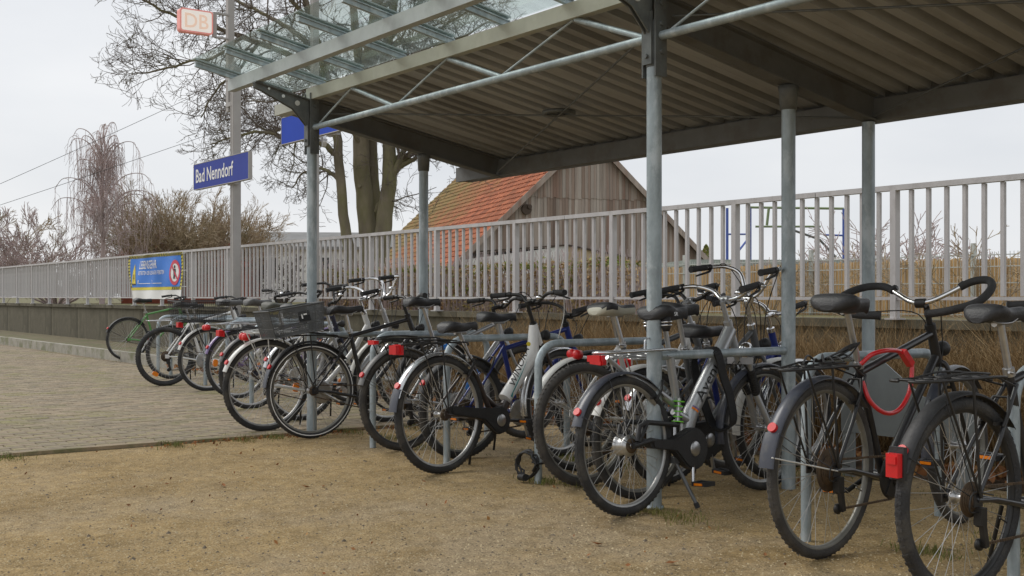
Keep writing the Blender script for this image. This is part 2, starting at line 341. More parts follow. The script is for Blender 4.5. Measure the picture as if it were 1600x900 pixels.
# ------------------------------------------------------------------ mesh builder
class MB:
    def __init__(s, M=None):
        s.v = []; s.f = []; s.s = []; s.m = []; s.M = M; s.k = 0
    def add(s, vs, fs, smooth=False):
        o = len(s.v)
        if s.M is not None: vs = [s.M @ Vector(p) for p in vs]
        s.v.extend([tuple(p) for p in vs])
        for f in fs:
            s.f.append(tuple(i + o for i in f)); s.s.append(smooth); s.m.append(s.k)
    def box(s, c, d, rot=None):
        x, y, z = d[0] / 2, d[1] / 2, d[2] / 2
        vs = [Vector(p) for p in ((-x, -y, -z), (x, -y, -z), (x, y, -z), (-x, y, -z), (-x, -y, z), (x, -y, z), (x, y, z), (-x, y, z))]
        if rot is not None: vs = [rot @ p for p in vs]
        c = Vector(c)
        s.add([p + c for p in vs], [(0, 3, 2, 1), (4, 5, 6, 7), (0, 1, 5, 4), (1, 2, 6, 5), (2, 3, 7, 6), (3, 0, 4, 7)])
    def bar(s, a, b, w, h, up=(0, 0, 1)):
        """rectangular bar from a to b; w across, h along up"""
        a, b = Vector(a), Vector(b); d = (b - a); L = d.length; d.normalize()
        up = Vector(up); sd_ = d.cross(up)
        if sd_.length < 1e-5: sd_ = Vector((1, 0, 0))
        sd_.normalize(); u2 = sd_.cross(d)
        vs = []
        for p in (a, b):
            for (i, j) in ((-1, -1), (1, -1), (1, 1), (-1, 1)):
                vs.append(p + sd_ * (i * w / 2) + u2 * (j * h / 2))
        s.add(vs, [(0, 1, 2, 3), (7, 6, 5, 4), (0, 4, 5, 1), (1, 5, 6, 2), (2, 6, 7, 3), (3, 7, 4, 0)])
    def tube(s, pts, r, n=8, cap=True, flat=1.0, closed=False):
        pts = [Vector(p) for p in pts]; N = len(pts)
        rs = [r] * N if isinstance(r, (int, float)) else list(r)
        if len(rs) != N: rs = [rs[0] + (rs[-1] - rs[0]) * i / (N - 1) for i in range(N)]
        T = []
        for i in range(N):
            if closed: t = pts[(i + 1) % N] - pts[i - 1]
            else: t = pts[min(i + 1, N - 1)] - pts[max(i - 1, 0)]
            if t.length < 1e-9: t = Vector((0, 0, 1))
            T.append(t.normalized())
        u = T[0].cross(Vector((0, 1, 0)))
        if u.length < 0.05: u = T[0].cross(Vector((0, 0, 1)))
        u.normalize()
        vs = []
        for i in range(N):
            u = u - T[i] * u.dot(T[i])
            if u.length < 1e-6: u = T[i].orthogonal()
            u.normalize(); w = T[i].cross(u)
            for k in range(n):
                a = 2 * PI * k / n
                vs.append(pts[i] + (u * math.cos(a) + w * (math.sin(a) * flat)) * rs[i])
        fs = []
        for i in range(N if closed else N - 1):
            j = (i + 1) % N
            for k in range(n):
                k2 = (k + 1) % n
                fs.append((i * n + k, i * n + k2, j * n + k2, j * n + k))
        s.add(vs, fs, n > 4)
        if cap and not closed:
            o = len(vs)
            s.add(vs[:n], [tuple(range(n - 1, -1, -1))])
            s.add(vs[-n:], [tuple(range(n))])
    def lathe(s, prof, n=24, c=(0, 0, 0), axis='y', closed=False):
        """profile of (axial, radius)"""
        vs = []; c = Vector(c); P = len(prof)
        for k in range(n):
            a = 2 * PI * k / n; ca, sa = math.cos(a), math.sin(a)
            for (x, r) in prof:
                p = (r * ca, x, r * sa) if axis == 'y' else ((x, r * ca, r * sa) if axis == 'x' else (r * ca, r * sa, x))
                vs.append(c + Vector(p))
        fs = []
        for k in range(n):
            k2 = (k + 1) % n
            for i in range(P if closed else P - 1):
                j = (i + 1) % P
                fs.append((k * P + i, k2 * P + i, k2 * P + j, k * P + j))
        s.add(vs, fs, True)
    def disc(s, c, nrm, r, th, n=16):
        c = Vector(c); nrm = Vector(nrm).normalized()
        s.tube([c - nrm * th / 2, c + nrm * th / 2], r, n)
    def prism(s, outline, y0, y1):
        """outline in xz, extruded along y"""
        N = len(outline)
        vs = [(x, y0, z) for x, z in outline] + [(x, y1, z) for x, z in outline]
        fs = [tuple(range(N)), tuple(range(2 * N - 1, N - 1, -1))]
        for i in range(N):
            j = (i + 1) % N; fs.append((i, i + N, j + N, j))
        s.add(vs, fs)
    def loft(s, secs, smooth=True, cap=True):
        n = len(secs[0]); vs = [p for sec in secs for p in sec]; fs = []
        for i in range(len(secs) - 1):
            for k in range(n):
                k2 = (k + 1) % n
                fs.append((i * n + k, i * n + k2, (i + 1) * n + k2, (i + 1) * n + k))
        s.add(vs, fs, smooth)
        if cap:
            s.add(secs[0], [tuple(range(n - 1, -1, -1))]); s.add(secs[-1], [tuple(range(n))])
    def mesh(s, name, mats):
        me = bpy.data.meshes.new(name)
        me.from_pydata(s.v, [], s.f)
        if isinstance(mats, str): mats = [mats]
        for m in mats: me.materials.append(MAT[m])
        me.polygons.foreach_set("use_smooth", s.s)
        if any(s.m): me.polygons.foreach_set("material_index", s.m)
        me.update()
        return me
    def build(s, name, mats, parent=None, kind=None):
        return link(name, s.mesh(name, mats), parent, None, kind)

def link(name, me, parent=None, M=None, kind=None):
    o = bpy.data.objects.new(name, me); COL.objects.link(o)
    if parent is not None: o.parent = parent
    if M is not None: o.matrix_local = M
    if kind: o["kind"] = kind
    return o
def tag(o, label, cat, group=None):
    o["label"] = label; o["category"] = cat
    if group: o["group"] = group
    return o
def thing(name, label, cat, loc=(0, 0, 0), rz=0.0, group=None):
    o = bpy.data.objects.new(name, None); COL.objects.link(o)
    o.location = loc; o.rotation_euler = (0, 0, rz); o.empty_display_size = 0.2
    return tag(o, label, cat, group)
def curve(pts, n=6):
    """Catmull-Rom through pts"""
    pts = [Vector(p) for p in pts]; out = []
    P = [pts[0] * 2 - pts[1]] + pts + [pts[-1] * 2 - pts[-2]]
    for i in range(1, len(P) - 2):
        for k in range(n):
            t = k / n
            a, b, c, d = P[i - 1], P[i], P[i + 1], P[i + 2]
            out.append(0.5 * ((2 * b) + (c - a) * t + (2 * a - 5 * b + 4 * c - d) * t * t + (3 * b - a - 3 * c + d) * t ** 3))
    out.append(pts[-1]); return out

def text_polys(body, w=None, h=None, slices=0, shear=0.0, bold=0.0):
    """lettering as flat triangles in (u, v): fitted to width w and height h, origin at its lower left"""
    cu = bpy.data.curves.new("lettering", 'FONT'); cu.body = body; cu.resolution_u = 3; cu.shear = shear; cu.offset = bold
    o = bpy.data.objects.new("lettering", cu); COL.objects.link(o)
    dg = bpy.context.evaluated_depsgraph_get()
    me = bpy.data.meshes.new_from_object(o.evaluated_get(dg))
    bpy.data.objects.remove(o); bpy.data.curves.remove(cu)
    x0 = min(v.co.x for v in me.vertices); x1 = max(v.co.x for v in me.vertices)
    y0 = min(v.co.y for v in me.vertices); y1 = max(v.co.y for v in me.vertices)
    sx = w / (x1 - x0) if w else None; sy = h / (y1 - y0) if h else None
    sx = sx or sy; sy = sy or sx
    bm = bmesh.new(); bm.from_mesh(me); bpy.data.meshes.remove(me)
    for v in bm.verts: v.co = Vector(((v.co.x - x0) * sx, (v.co.y - y0) * sy, 0))
    H = (y1 - y0) * sy
    for i in range(1, slices):
        bmesh.ops.bisect_plane(bm, geom=bm.verts[:] + bm.edges[:] + bm.faces[:], plane_co=(0, H * i / slices, 0), plane_no=(0, 1, 0))
    vs = [tuple(v.co) for v in bm.verts]; bm.verts.index_update()
    fs = [tuple(v.index for v in f.verts) for f in bm.faces]
    bm.free()
    return vs, fs

# ------------------------------------------------------------------ ground, paving, wall, bed
rng = random.Random(7)
PY_BED = 1.88        # planted bed begins
WALL0, WALL1 = 3.98, 4.22
WALL_Z = 0.87
FENCE_Y = 3.91

m = MB()
xs = [-400, -60, -12, -4.0, -1, 2, 6, 40, 400]; ys = [-400, -60, -8, -3, 0, 1.9, WALL0 + 0.05]
vs = [(x, y, 0) for y in ys for x in xs]; nx = len(xs)
m.add(vs, [(j * nx + i, j * nx + i + 1, (j + 1) * nx + i + 1, (j + 1) * nx + i) for j in range(len(ys) - 1) for i in range(nx - 1)])
m.build("ground", "sand", kind="structure")

m = MB()
xs = [-900, -100, -30, -10, 0, 10, 60, 900]; ys = [WALL0 + 0.08, 8, 20, 60, 200, 1500]
vs = [(x, y, 0.80) for y in ys for x in xs]; nx = len(xs)
m.add(vs, [(j * nx + i, j * nx + i + 1, (j + 1) * nx + i + 1, (j + 1) * nx + i) for j in range(len(ys) - 1) for i in range(nx - 1)])
m.build("embankment_terrain", "field", kind="structure")

# paved apron left of the kerb
KX = -3.86
m = MB(); m.add([(-120, -120, 0.006), (KX, -120, 0.006), (KX, PY_BED, 0.006), (-120, PY_BED, 0.006)], [(0, 1, 2, 3)])
pav = m.build("pavement", "paved", kind="structure")
rp = random.Random(3)
stones = []
for i in range(0, 150):
    x = KX - 0.05 - i * 0.105
    off = 0.1 if i % 2 else 0.0
    for j in range(-40, 12):
        y = j * 0.21 + off
        if y > PY_BED - 0.2: continue
        q = project((x, y, 0.02))
        if q is None or not (-500 < q[0] < 1100) or q[1] > 1150: continue
        stones.append((q[2], x, y))
stones.sort()
protos = []
def stone_mesh(k):
    q = MB()
    L, W, H = 0.203 - 0.003 * (k % 2), 0.098, 0.016
    b_ = 0.005
    x, y = W / 2, L / 2
    vs = [(-x, -y, 0), (x, -y, 0), (x, y, 0), (-x, y, 0), (-x, -y, H - b_), (x, -y, H - b_), (x, y, H - b_), (-x, y, H - b_),
          (-x + b_, -y + b_, H), (x - b_, -y + b_, H), (x - b_, y - b_, H), (-x + b_, y - b_, H)]
    q.add(vs, [(0, 1, 5, 4), (1, 2, 6, 5), (2, 3, 7, 6), (3, 0, 4, 7), (4, 5, 9, 8), (5, 6, 10, 9), (6, 7, 11, 10), (7, 4, 8, 11), (8, 9, 10, 11)])
    return q
sm = [stone_mesh(k).mesh("paving_stone", "paver" if k < 2 else "paver_b") for k in range(4)]
rest = MB()
for k, (d, x, y) in enumerate(stones):
    z = 0.008 + rp.uniform(0, 0.004); tilt = rp.uniform(-0.012, 0.012)
    M_ = Matrix.Translation((x, y, z)) @ Matrix.Rotation(tilt, 4, 'Y') @ Matrix.Rotation(rp.uniform(-.01, .01), 4, 'Z')
    if k < 298:
        link("paving_stone", sm[rp.randrange(4)], pav, M_)
    elif k < 9000:
        rest.M = M_; rest.k = rp.randrange(2)
        q = stone_mesh(0); rest.add(q.v, q.f)
rest.build("paving_stones", ["paver", "paver_b"], pav, "stuff")

# kerb stones along the edge of the paving
kerb = None
for j in range(-16, 3):
    q = MB(); q.box((0, 0, -0.007), (0.07, 0.985, 0.05)); 
    y = j * 1.0 + 0.35
    if kerb is None:
        kb = MB(); kb.add([(KX - 0.04, -15.6, 0.002), (KX + 0.04, -15.6, 0.002), (KX + 0.04, 2.8, 0.002), (KX - 0.04, 2.8, 0.002)], [(0, 1, 2, 3)])
        kerb = kb.build("kerb", "joint", kind="structure"); kme = q.mesh("kerb_stone", "kerb_stone")
    link("kerb_stone", kme, kerb, Matrix.Translation((KX + rp.uniform(-.004, .004), y, 0.004 + rp.uniform(-.003, .004))))

# low concrete edging of the bed on the paved side
m = MB()
for j in range(13):
    m.box((-7.6 - j * 2.0, PY_BED + 0.06, 0.085), (1.985, 0.12, 0.17 + rp.uniform(-.006, .006)))
tag(m.build("bed_edging", "concrete_pale"), "low mossy concrete edging in front of the retaining wall on the paved side", "edging")

# planted bed soil
m = MB()
gx = [(-6.6 + i * 0.35) for i in range(0, 42)]; gy = [PY_BED + 0.0 + j * 0.24 for j in range(10)]
vs = [(x, y, 0.012 + (0.05 * min(1, j * 0.6)) * (0.6 + 0.6 * noise.noise(Vector((x * 2, y * 2, 0)))) if j else 0.006) for j, y in enumerate(gy) for x in gx]
nx = len(gx)
m.add(vs, [(j * nx + i, j * nx + i + 1, (j + 1) * nx + i + 1, (j + 1) * nx + i) for j in range(len(gy) - 1) for i in range(nx - 1)], True)
m.build("bed_soil", "soil", kind="structure")
m = MB()
m.add([(-60, PY_BED + .1, 0.03), (-6.5, PY_BED + .1, 0.03), (-6.5, WALL0, 0.06), (-60, WALL0, 0.06)], [(0, 1, 2, 3)])
m.build("moss_bed", "joint", kind="structure")

# retaining wall: concrete elements with a coping, each element apart by an open joint
wall = thing("retaining_wall", "low stained concrete retaining wall under the grey railing", "wall", (0, WALL0, 0))
L_ = 2.4
wm = MB(); wm.box((0, 0.11, 0.40), (L_ - 0.014, 0.20, 0.80)); wme = wm.mesh("wall_panel", "concrete")
cm = MB(); cm.box((0, 0.10, 0.835), (L_ - 0.008, 0.27, 0.07)); cme = cm.mesh("coping", "concrete")
for i in range(-17, 4):
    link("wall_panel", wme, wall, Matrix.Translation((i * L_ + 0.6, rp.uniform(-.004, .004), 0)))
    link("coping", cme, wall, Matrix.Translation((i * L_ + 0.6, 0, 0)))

# ------------------------------------------------------------------ railing on the wall
PITCH = 1.70; NB = 11
FT, FB = 1.895, 1.05
rail = thing("railing", "long pale grey steel railing with upright bars on the wall", "fence", (0, FENCE_Y + 0.14, 0))
rail.location.y = FENCE_Y
pm = MB(); pm.box((0, 0, (WALL_Z + FT) / 2), (0.052, 0.062, FT - WALL_Z)); pm.box((0, 0, WALL_Z + 0.006), (0.11, 0.12, 0.012))
pme = pm.mesh("post", "fence_grey")
bm_ = MB(); bm_.box((0, 0, (FT + FB) / 2), (0.030, 0.030, FT - FB - 0.01)); bme = bm_.mesh("baluster", "fence_grey")
tm = MB(); tm.box((0, 0, FT + 0.021), (PITCH * 2 - 0.008, 0.062, 0.042)); tme = tm.mesh("top_rail", "fence_grey")
lm = MB(); lm.box((0, 0, FB - 0.012), (PITCH - 0.056, 0.034, 0.026)); lme = lm.mesh("bottom_rail", "fence_grey")
far = MB()
for i in range(-21, 5):
    x = -6.5 + PITCH * i
    link("post", pme, rail, Matrix.Translation((x, 0, 0)))
    link("bottom_rail", lme, rail, Matrix.Translation((x + PITCH / 2, 0, 0)))
    if i % 2 == 0: link("top_rail", tme, rail, Matrix.Translation((x + PITCH * 1.55, 0, 0)))
    for k in range(1, NB):
        xx = x + PITCH * k / NB
        if i >= -17 or True:
            if i >= -20: link("baluster", bme, rail, Matrix.Translation((xx + rp.uniform(-.004, .004), rp.uniform(-.003, .003), 0)) @ Matrix.Rotation(rp.uniform(-.12, .12), 4, "Z"))
            else: far.box((xx, 0, (FT + FB) / 2), (0.03, 0.03, FT - FB - 0.01))
far.build("balusters", "fence_grey", rail, "stuff")

# ------------------------------------------------------------------ bicycle shelter
SL = 0.190                       # roof falls to the back
sh = thing("bicycle_shelter", "open steel bicycle shelter with corrugated roof and glass front canopy", "shelter", (0, 0, 0))
A0, A1 = -4.42, 4.42
FR = (-3.8, 0.0, 3.8)
def rz(b, base): return base - SL * b
for fx in FR:
    q = MB()
    q.tube([(fx, 0, 0), (fx, 0, 2.30)], 0.038, 20); q.lathe([(0, 0.0), (0, 0.05), (0.012, 0.05), (0.014, 0.038)], 20, (fx, 0, 0.0), 'z')
    q.build("post", "galv", sh)
    q = MB(); q.tube([(fx, 1.0, 0), (fx, 1.0, 2.10)], 0.038, 20); q.build("post", "galv", sh)
    # head fitting of the rear post
    q = MB()
    q.lathe([(0, 0.040), (0, 0.045), (0.10, 0.052), (0.13, 0.058), (0.145, 0.0)], 16, (fx, 1.0, 2.075), 'z')
    q.build("post_head", "galv_dark", sh)
    # bracket sleeve of the front post: side plates with bolts
    q = MB()
    q.tube([(fx, 0, 2.19), (fx, 0, 2.42)], 0.041, 18)
    for s_ in (-1, 1):
        q.box((fx + s_ * 0.046, 0.0, 2.37), (0.010, 0.075, 0.46))
    q.box((fx, -0.044, 2.33), (0.062, 0.012, 0.26))
    for zz in (2.26, 2.40, 2.50):
        for s_ in (-1, 1): q.disc((fx + s_ * 0.056, 0, zz), (1, 0, 0), 0.013, 0.014, 6)
    for zz in (2.24, 2.42): q.disc((fx, -0.055, zz), (0, 1, 0), 0.012, 0.014, 6)
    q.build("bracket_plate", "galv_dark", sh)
    # rafter: rolled section, falling to the back
    q = MB()
    q.bar((fx, 0.05, rz(0.05, 2.48)), (fx, 1.735, rz(1.735, 2.48)), 0.012, 0.145)
    q.bar((fx, 0.04, rz(0.04, 2.406)), (fx, 1.735, rz(1.735, 2.406)), 0.085, 0.012)
    q.bar((fx, 0.05, rz(0.05, 2.556)), (fx, 1.735, rz(1.735, 2.556)), 0.085, 0.012)
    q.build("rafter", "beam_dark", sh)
    # tapering cantilever arm to the front with round holes seen as bosses
    q = MB()
    prof = [(-0.03, 2.33), (-0.03, 2.545), (-0.42, 2.640), (-0.47, 2.640), (-0.47, 2.60), (-0.40, 2.575), (-0.16, 2.47)]
    for xx in (fx - 0.014, fx + 0.014):
        vs = [(xx - .004, y, z) for y, z in prof] + [(xx + .004, y, z) for y, z in prof]; N = len(prof)
        q.add(vs, [tuple(range(N)), tuple(range(2 * N - 1, N - 1, -1))] + [(i, i + N, (i + 1) % N + N, (i + 1) % N) for i in range(N)])
    q.bar((fx, -0.03, 2.549), (fx, -0.47, 2.642), 0.075, 0.009)
    q.build("canopy_arm", "galv_dark", sh)
    for (y, z, r_) in ((-0.13, 2.515, 0.020), (-0.245, 2.556, 0.013), (-0.36, 2.60, 0.010)):
        q = MB(); q.disc((fx, y, z), (1, 0, 0), r_, 0.046, 14); q.build("arm_boss", "clear_lens", sh)
    q = MB(); q.tube([(fx, 0.036, 0.757), (fx, 0.964, 0.757)], 0.0225, 14); q.build("leaning_rail", "galv", sh)
# long beams
def longbeam(name, y, z0, z1, w, m_, x0=A0, x1=A1, lip=0.012):
    q = MB()
    q.box(((x0 + x1) / 2, y, (z0 + z1) / 2), (x1 - x0, w, z1 - z0))
    return q.build(name, m_, sh)
longbeam("eaves_beam", 0.0, 2.553, 2.640, 0.06, "beam_pale", -3.84, 3.84)
longbeam("canopy_beam", -0.435, 2.645, 2.735, 0.06, "beam_blue", -4.31, 4.31)
q = MB()
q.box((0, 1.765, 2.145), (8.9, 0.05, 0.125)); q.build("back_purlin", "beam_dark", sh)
q = MB(); q.box((0, 1.815, 2.235), (8.82, 0.008, 0.10)); q.build("eaves_light_block", "beam_dark", sh)  # added strip, keeps daylight out so the eaves recess stays dark
q = MB()   # gutter trough hung on the back purlin
for (y0, z0, y1, z1) in ((1.80, 2.095, 1.80, 2.185), (1.80, 2.095, 1.93, 2.095), (1.93, 2.095, 1.93, 2.20)):
    q.bar((A0 - 0.04, (y0 + y1) / 2, (z0 + z1) / 2), (A1 + .04, (y0 + y1) / 2, (z0 + z1) / 2), max(0.004, abs(y1 - y0) + 0.004), max(0.004, abs(z1 - z0) + 0.004))
q.box((A0 - 0.042, 1.865, 2.145), (0.004, 0.134, 0.11)); q.box((A1 + 0.042, 1.865, 2.145), (0.004, 0.134, 0.11))
q.build("gutter", "galv_dark", sh)
q = MB(); q.tube([(0.0, 1.70, 0), (0.0, 1.70, 2.07)], 0.037, 18); q.build("post", "galv", sh)
# corrugated roof sheets, ribs running down the slope
def sheet(x0, x1):
    q = MB(); p_ = 0.152; h = 0.072
    xs = []; x = x0
    while x < x1 - 0.01:
        xs += [(x, 0), (x + 0.068, 0), (x + 0.080, h), (x + 0.140, h)]; x += p_
    xs.append((x1, 0))
    rows = [0.03, 0.6, 1.2, 1.84]
    vs = []
    for b in rows: vs += [(xx, b, 2.570 - SL * b + hh) for xx, hh in xs]
    for b in rows: vs += [(xx, b, 2.573 - SL * b + hh) for xx, hh in xs]
    n = len(xs); k = n * len(rows); fs = []
    for j in range(len(rows) - 1):
        for i in range(n - 1):
            a = j * n + i
            fs.append((a, a + n, a + n + 1, a + 1)); fs.append((a + k, a + k + 1, a + k + n + 1, a + k + n))
    q.add(vs, fs); return q
for i in range(9):
    w = (A1 - A0) / 9; x0 = A0 + i * w
    sheet(x0, x0 + w - 0.001).build("roof_sheet", "roof_under", sh)
for x in (A0 - 0.004, A1 + 0.004):
    q = MB(); q.bar((x, 0.03, 2.600 - SL * .03), (x, 1.84, 2.600 - SL * 1.84), 0.006, 0.10)
    q.build("verge_trim", "beam_pale", sh)
q = MB(); q.box((-4.13, 0.02, 2.55), (0.56, 0.10, 0.085)); q.build("eaves_end", "beam_pale", sh)
# canopy glass: bars and panes
bars = [-4.285 + 0.5955 * i for i in range(15)]
for i, x in enumerate(bars):
    q = MB()
    z = lambda b: 2.668 - 0.2 * b
    q.bar((x, 0.05, z(0.05)), (x, -0.735, z(-.735)), 0.028, 0.030)
    q.bar((x, 0.05, z(0.05) + 0.0185), (x, -0.735, z(-.735) + 0.0185), 0.046, 0.007)
    q.build("glazing_bar", "galv", sh)
    q = MB(); q.bar((x, 0.05, z(0.05) + 0.041), (x, -0.75, z(-.75) + 0.041), 0.056, 0.009); q.build("cover_strip", "beam_blue", sh)
    if i < len(bars) - 1:
        q = MB(); q.bar((x + 0.298, 0.06, z(.06) + 0.031), (x + 0.298, -0.765, z(-.765) + 0.031), 0.574, 0.008)
        q.build("glass_pane", "canopy_glass", sh)
# truss below the eaves beam between the front posts
for k in range(2):
    x0 = FR[k]
    q = MB(); q.tube([(x0 + 0.055, -0.0, 2.34), (x0 + 3.745, 0, 2.34)], 0.0225, 12); q.build("truss_tube", "galv", sh)
    for j in range(3):
        xt = x0 + 0.645 + 1.265 * j; xb = x0 + 1.23 + 1.265 * j; xl = x0 + 0.06 + 1.19 * j
        q = MB(); q.tube([(xt + .01, 0, 2.548), (min(xb, x0 + 3.745), 0, 2.345)], 0.016, 8); q.build("truss_strut", "galv", sh)
        q = MB(); q.tube([(xl + .03, 0, 2.345), (xt - .01, 0, 2.55)], 0.008, 6); q.build("truss_rod", "galv", sh)
    # wind bracing under the sheet and a round lamp where the rods cross
    q = MB()
    q.tube([(x0 + 0.03, 0.1, 2.455), (x0 + 3.77, 1.70, 2.10)], 0.006, 6); q.build("brace_rod", "galv_dark", sh)
    q = MB()
    q.tube([(x0 + 0.03, 1.70, 2.10), (x0 + 3.77, 0.1, 2.455)], 0.006, 6); q.build("brace_rod", "galv_dark", sh)
    q = MB()
    c_ = (x0 + 1.9, 0.9, 2.285)
    q.lathe([(0.0, 0.085), (0.0, 0.115), (0.022, 0.115), (0.028, 0.10), (0.022, 0.085)], 24, c_, 'z', True)
    for a_ in (0.4, 2.0):
        q.bar((c_[0] - .1 * math.cos(a_), c_[1] - .1 * math.sin(a_), c_[2] + .01), (c_[0] + .1 * math.cos(a_), c_[1] + .1 * math.sin(a_), c_[2] + .01), 0.012, 0.008)
    q.build("brace_ring", "galv_dark", sh)

# ------------------------------------------------------------------ bicycle stands (round tube hoops)
def hoop(x, y, yaw, label, L=0.97, Z=0.785):
    q = MB(); r_ = 0.13
    pts = [(0, 0, 0), (0, 0, Z - r_)]
    for i in range(1, 7):
        a = PI / 2 * i / 6; pts.append((0, r_ - r_ * math.cos(a), Z - r_ + r_ * math.sin(a)))
    for i in range(0, 7):
        a = PI / 2 * i / 6; pts.append((0, L - r_ + r_ * math.sin(a), Z - r_ + r_ * math.cos(a)))
    pts.append((0, L, 0))
    q.tube(pts, 0.0225, 14)
    o = q.build("bike_stand", "galv"); o.location = (x, y, 0); o.rotation_euler = (0, 0, yaw)
    return tag(o, label, "bike stand", "tubular bike stands along the row")
HOOPS = [
    (2.85, 0.0, 0, "tubular steel bike stand beyond the right edge of the photo view"),
    (1.90, 0.0, 0, "tubular steel bike stand left of the rightmost bicycle with the red rear light"),
    (0.95, 0.0, 0, "tubular steel bike stand left of the black trekking bicycle with loop handlebar"),
    (-0.95, 0.0, 0, "tubular steel bike stand with a cable lock coiled round its foot"),
    (-1.90, 0.0, 0, "tubular steel bike stand behind the rear wheel of the white and brown bicycle"),
    (-2.85, 0.0, 0, "tubular steel bike stand behind the silver and blue bicycle's rear wheel"),
    (-6.07, 0.49, -0.03, "tubular steel bike stand seen through the white fendered bicycle's rear wheel"),
    (-7.64, 0.887, -0.03, "tubular steel bike stand beside the purple bicycle on the paving"),
    (-8.72, 1.06, -0.03, "tubular steel bike stand beside the bicycle with the wide wire basket"),
    (-10.3, 1.21, -0.03, "tubular steel bike stand, second from the far left end of the row"),
    (-11.24, 1.37, -0.03, "tubular steel bike stand at the far left end of the row"),
]
for x, y, w, lb in HOOPS: hoop(x, y, w, lb)

# grey sheet metal panel behind the right hand bicycle
pn = thing("metal_panel", "plain grey sheet metal panel on flat legs behind the black trekking bicycle", "panel", (0.0, 1.62, 0))
q = MB()
out = [(-0.13, 0.26), (-0.13, 0.56), (-0.05, 0.70), (0.14, 0.70), (0.42, 0.50), (0.75, 0.50), (0.75, 0.26)]
q.prism(out, -0.004, 0.004); q.build("sheet", "panel_grey", pn)
for x in (-0.085, 0.66):
    q = MB(); q.box((x, 0.012, 0.24), (0.085, 0.014, 0.48)); q.build("leg", "panel_grey", pn)

# ------------------------------------------------------------------ bicycles
WCACHE = {}
def wheel_meshes(Rw, tw, tyre, rim, stripe):
    key = (Rw, tw, tyre, rim, stripe)
    if key in WCACHE: return WCACHE[key]
    n = 56
    q = MB()
    rc = Rw - tw                                     # tyre section centre
    prof = []
    for i in range(11):
        a = -0.80 * PI + 1.60 * PI * i / 10           # open towards the rim
        prof.append((tw * 0.96 * math.sin(a), rc + tw * math.cos(a)))
    q.lathe(prof, n)
    if stripe:
        q.k = 1
        for s_ in (-1, 1): q.lathe([(s_ * tw * 0.985, rc - tw * 0.18), (s_ * tw * 0.99, rc + tw * 0.10)], n)
        q.k = 0
    # tread blocks
    for k in range(72):
        a = 2 * PI * k / 72
        for s_ in (-1, 1):
            aa = a + (0.02 if s_ > 0 else 0)
            rr = rc + tw * 0.955
            c = Vector((rr * math.cos(aa), s_ * tw * 0.30, rr * math.sin(aa)))
            rot = Matrix.Rotation(-aa, 3, 'Y')
            q.box(c, (tw * 0.13, tw * 0.42, 0.011), rot)
    me_t = q.mesh("tyre", [tyre, "ink_white"])
    q = MB()
    ri = rc - tw * 0.42
    q.lathe([(-0.0125, ri + 0.009), (-0.0125, ri - 0.010), (-0.007, ri - 0.022), (0.007, ri - 0.022), (0.0125, ri - 0.010), (0.0125, ri + 0.009), (0.008, ri + 0.002), (-0.008, ri + 0.002)], n, closed=True)
    q.tube([(ri * 0.995 - 0.02, 0, 0), (ri - 0.062, 0.003, 0.004)], 0.003, 5)   # valve
    me_r = q.mesh("wheel", rim)
    q = MB()
    rs = ri - 0.02
    for k in range(32):
        a = 2 * PI * (k + 0.25) / 32
        s_ = 1 if k % 2 else -1
        d = 0.62 * (1 if (k // 2) % 2 else -1)
        ah = a + d
        q.tube([(0.020 * math.cos(ah), s_ * 0.028, 0.020 * math.sin(ah)), (rs * math.cos(a), 0, rs * math.sin(a))], 0.00135, 4, False)
    me_s = q.mesh("spokes", "spoke_steel")
    WCACHE[key] = (me_t, me_r, me_s, ri)
    return WCACHE[key]

def hub_mesh(kind):
    key = ("hub", kind)
    if key not in WCACHE:
        q = MB()
        if kind == 'big':
            q.lathe([(-0.06, 0), (-0.06, 0.008), (-0.04, 0.010), (-0.038, 0.050), (-0.030, 0.053), (-0.012, 0.045), (0.022, 0.045), (0.030, 0.053), (0.036, 0.050), (0.038, 0.012), (0.06, 0.008), (0.06, 0)], 24)
            m_ = "steel"
        else:
            q.lathe([(-0.058, 0), (-0.058, 0.008), (-0.036, 0.009), (-0.034, 0.024), (-0.029, 0.024), (-0.022, 0.014), (0.022, 0.014), (0.029, 0.024), (0.034, 0.024), (0.036, 0.009), (0.058, 0.008), (0.058, 0)], 16)
            m_ = "steel" if kind == 'steel' else "black_metal"
        WCACHE[key] = q.mesh("hub", m_)
    return WCACHE[key]

def reflector_mesh(ri, ang, m_):
    key = ("refl", round(ri, 3), ang, m_)
    if key not in WCACHE:
        q = MB(); rr = ri - 0.075
        c = Vector((rr * math.cos(ang), 0, rr * math.sin(ang)))
        rot = Matrix.Rotation(-ang, 3, 'Y')
        o = [(-0.020, -0.034), (0.012, -0.037), (0.024, -0.02), (0.024, 0.02), (0.012, 0.037), (-0.020, 0.034), (-0.028, 0.0)]
        vs = [rot @ Vector((x, y_, z)) + c for y_ in (-0.007, 0.007) for x, z in o]; N = len(o)
        q.add(vs, [tuple(range(N)), tuple(range(2 * N - 1, N - 1, -1))] + [(i, i + N, (i + 1) % N + N, (i + 1) % N) for i in range(N)])
        WCACHE[key] = q.mesh("spoke_reflector", m_)
    return WCACHE[key]

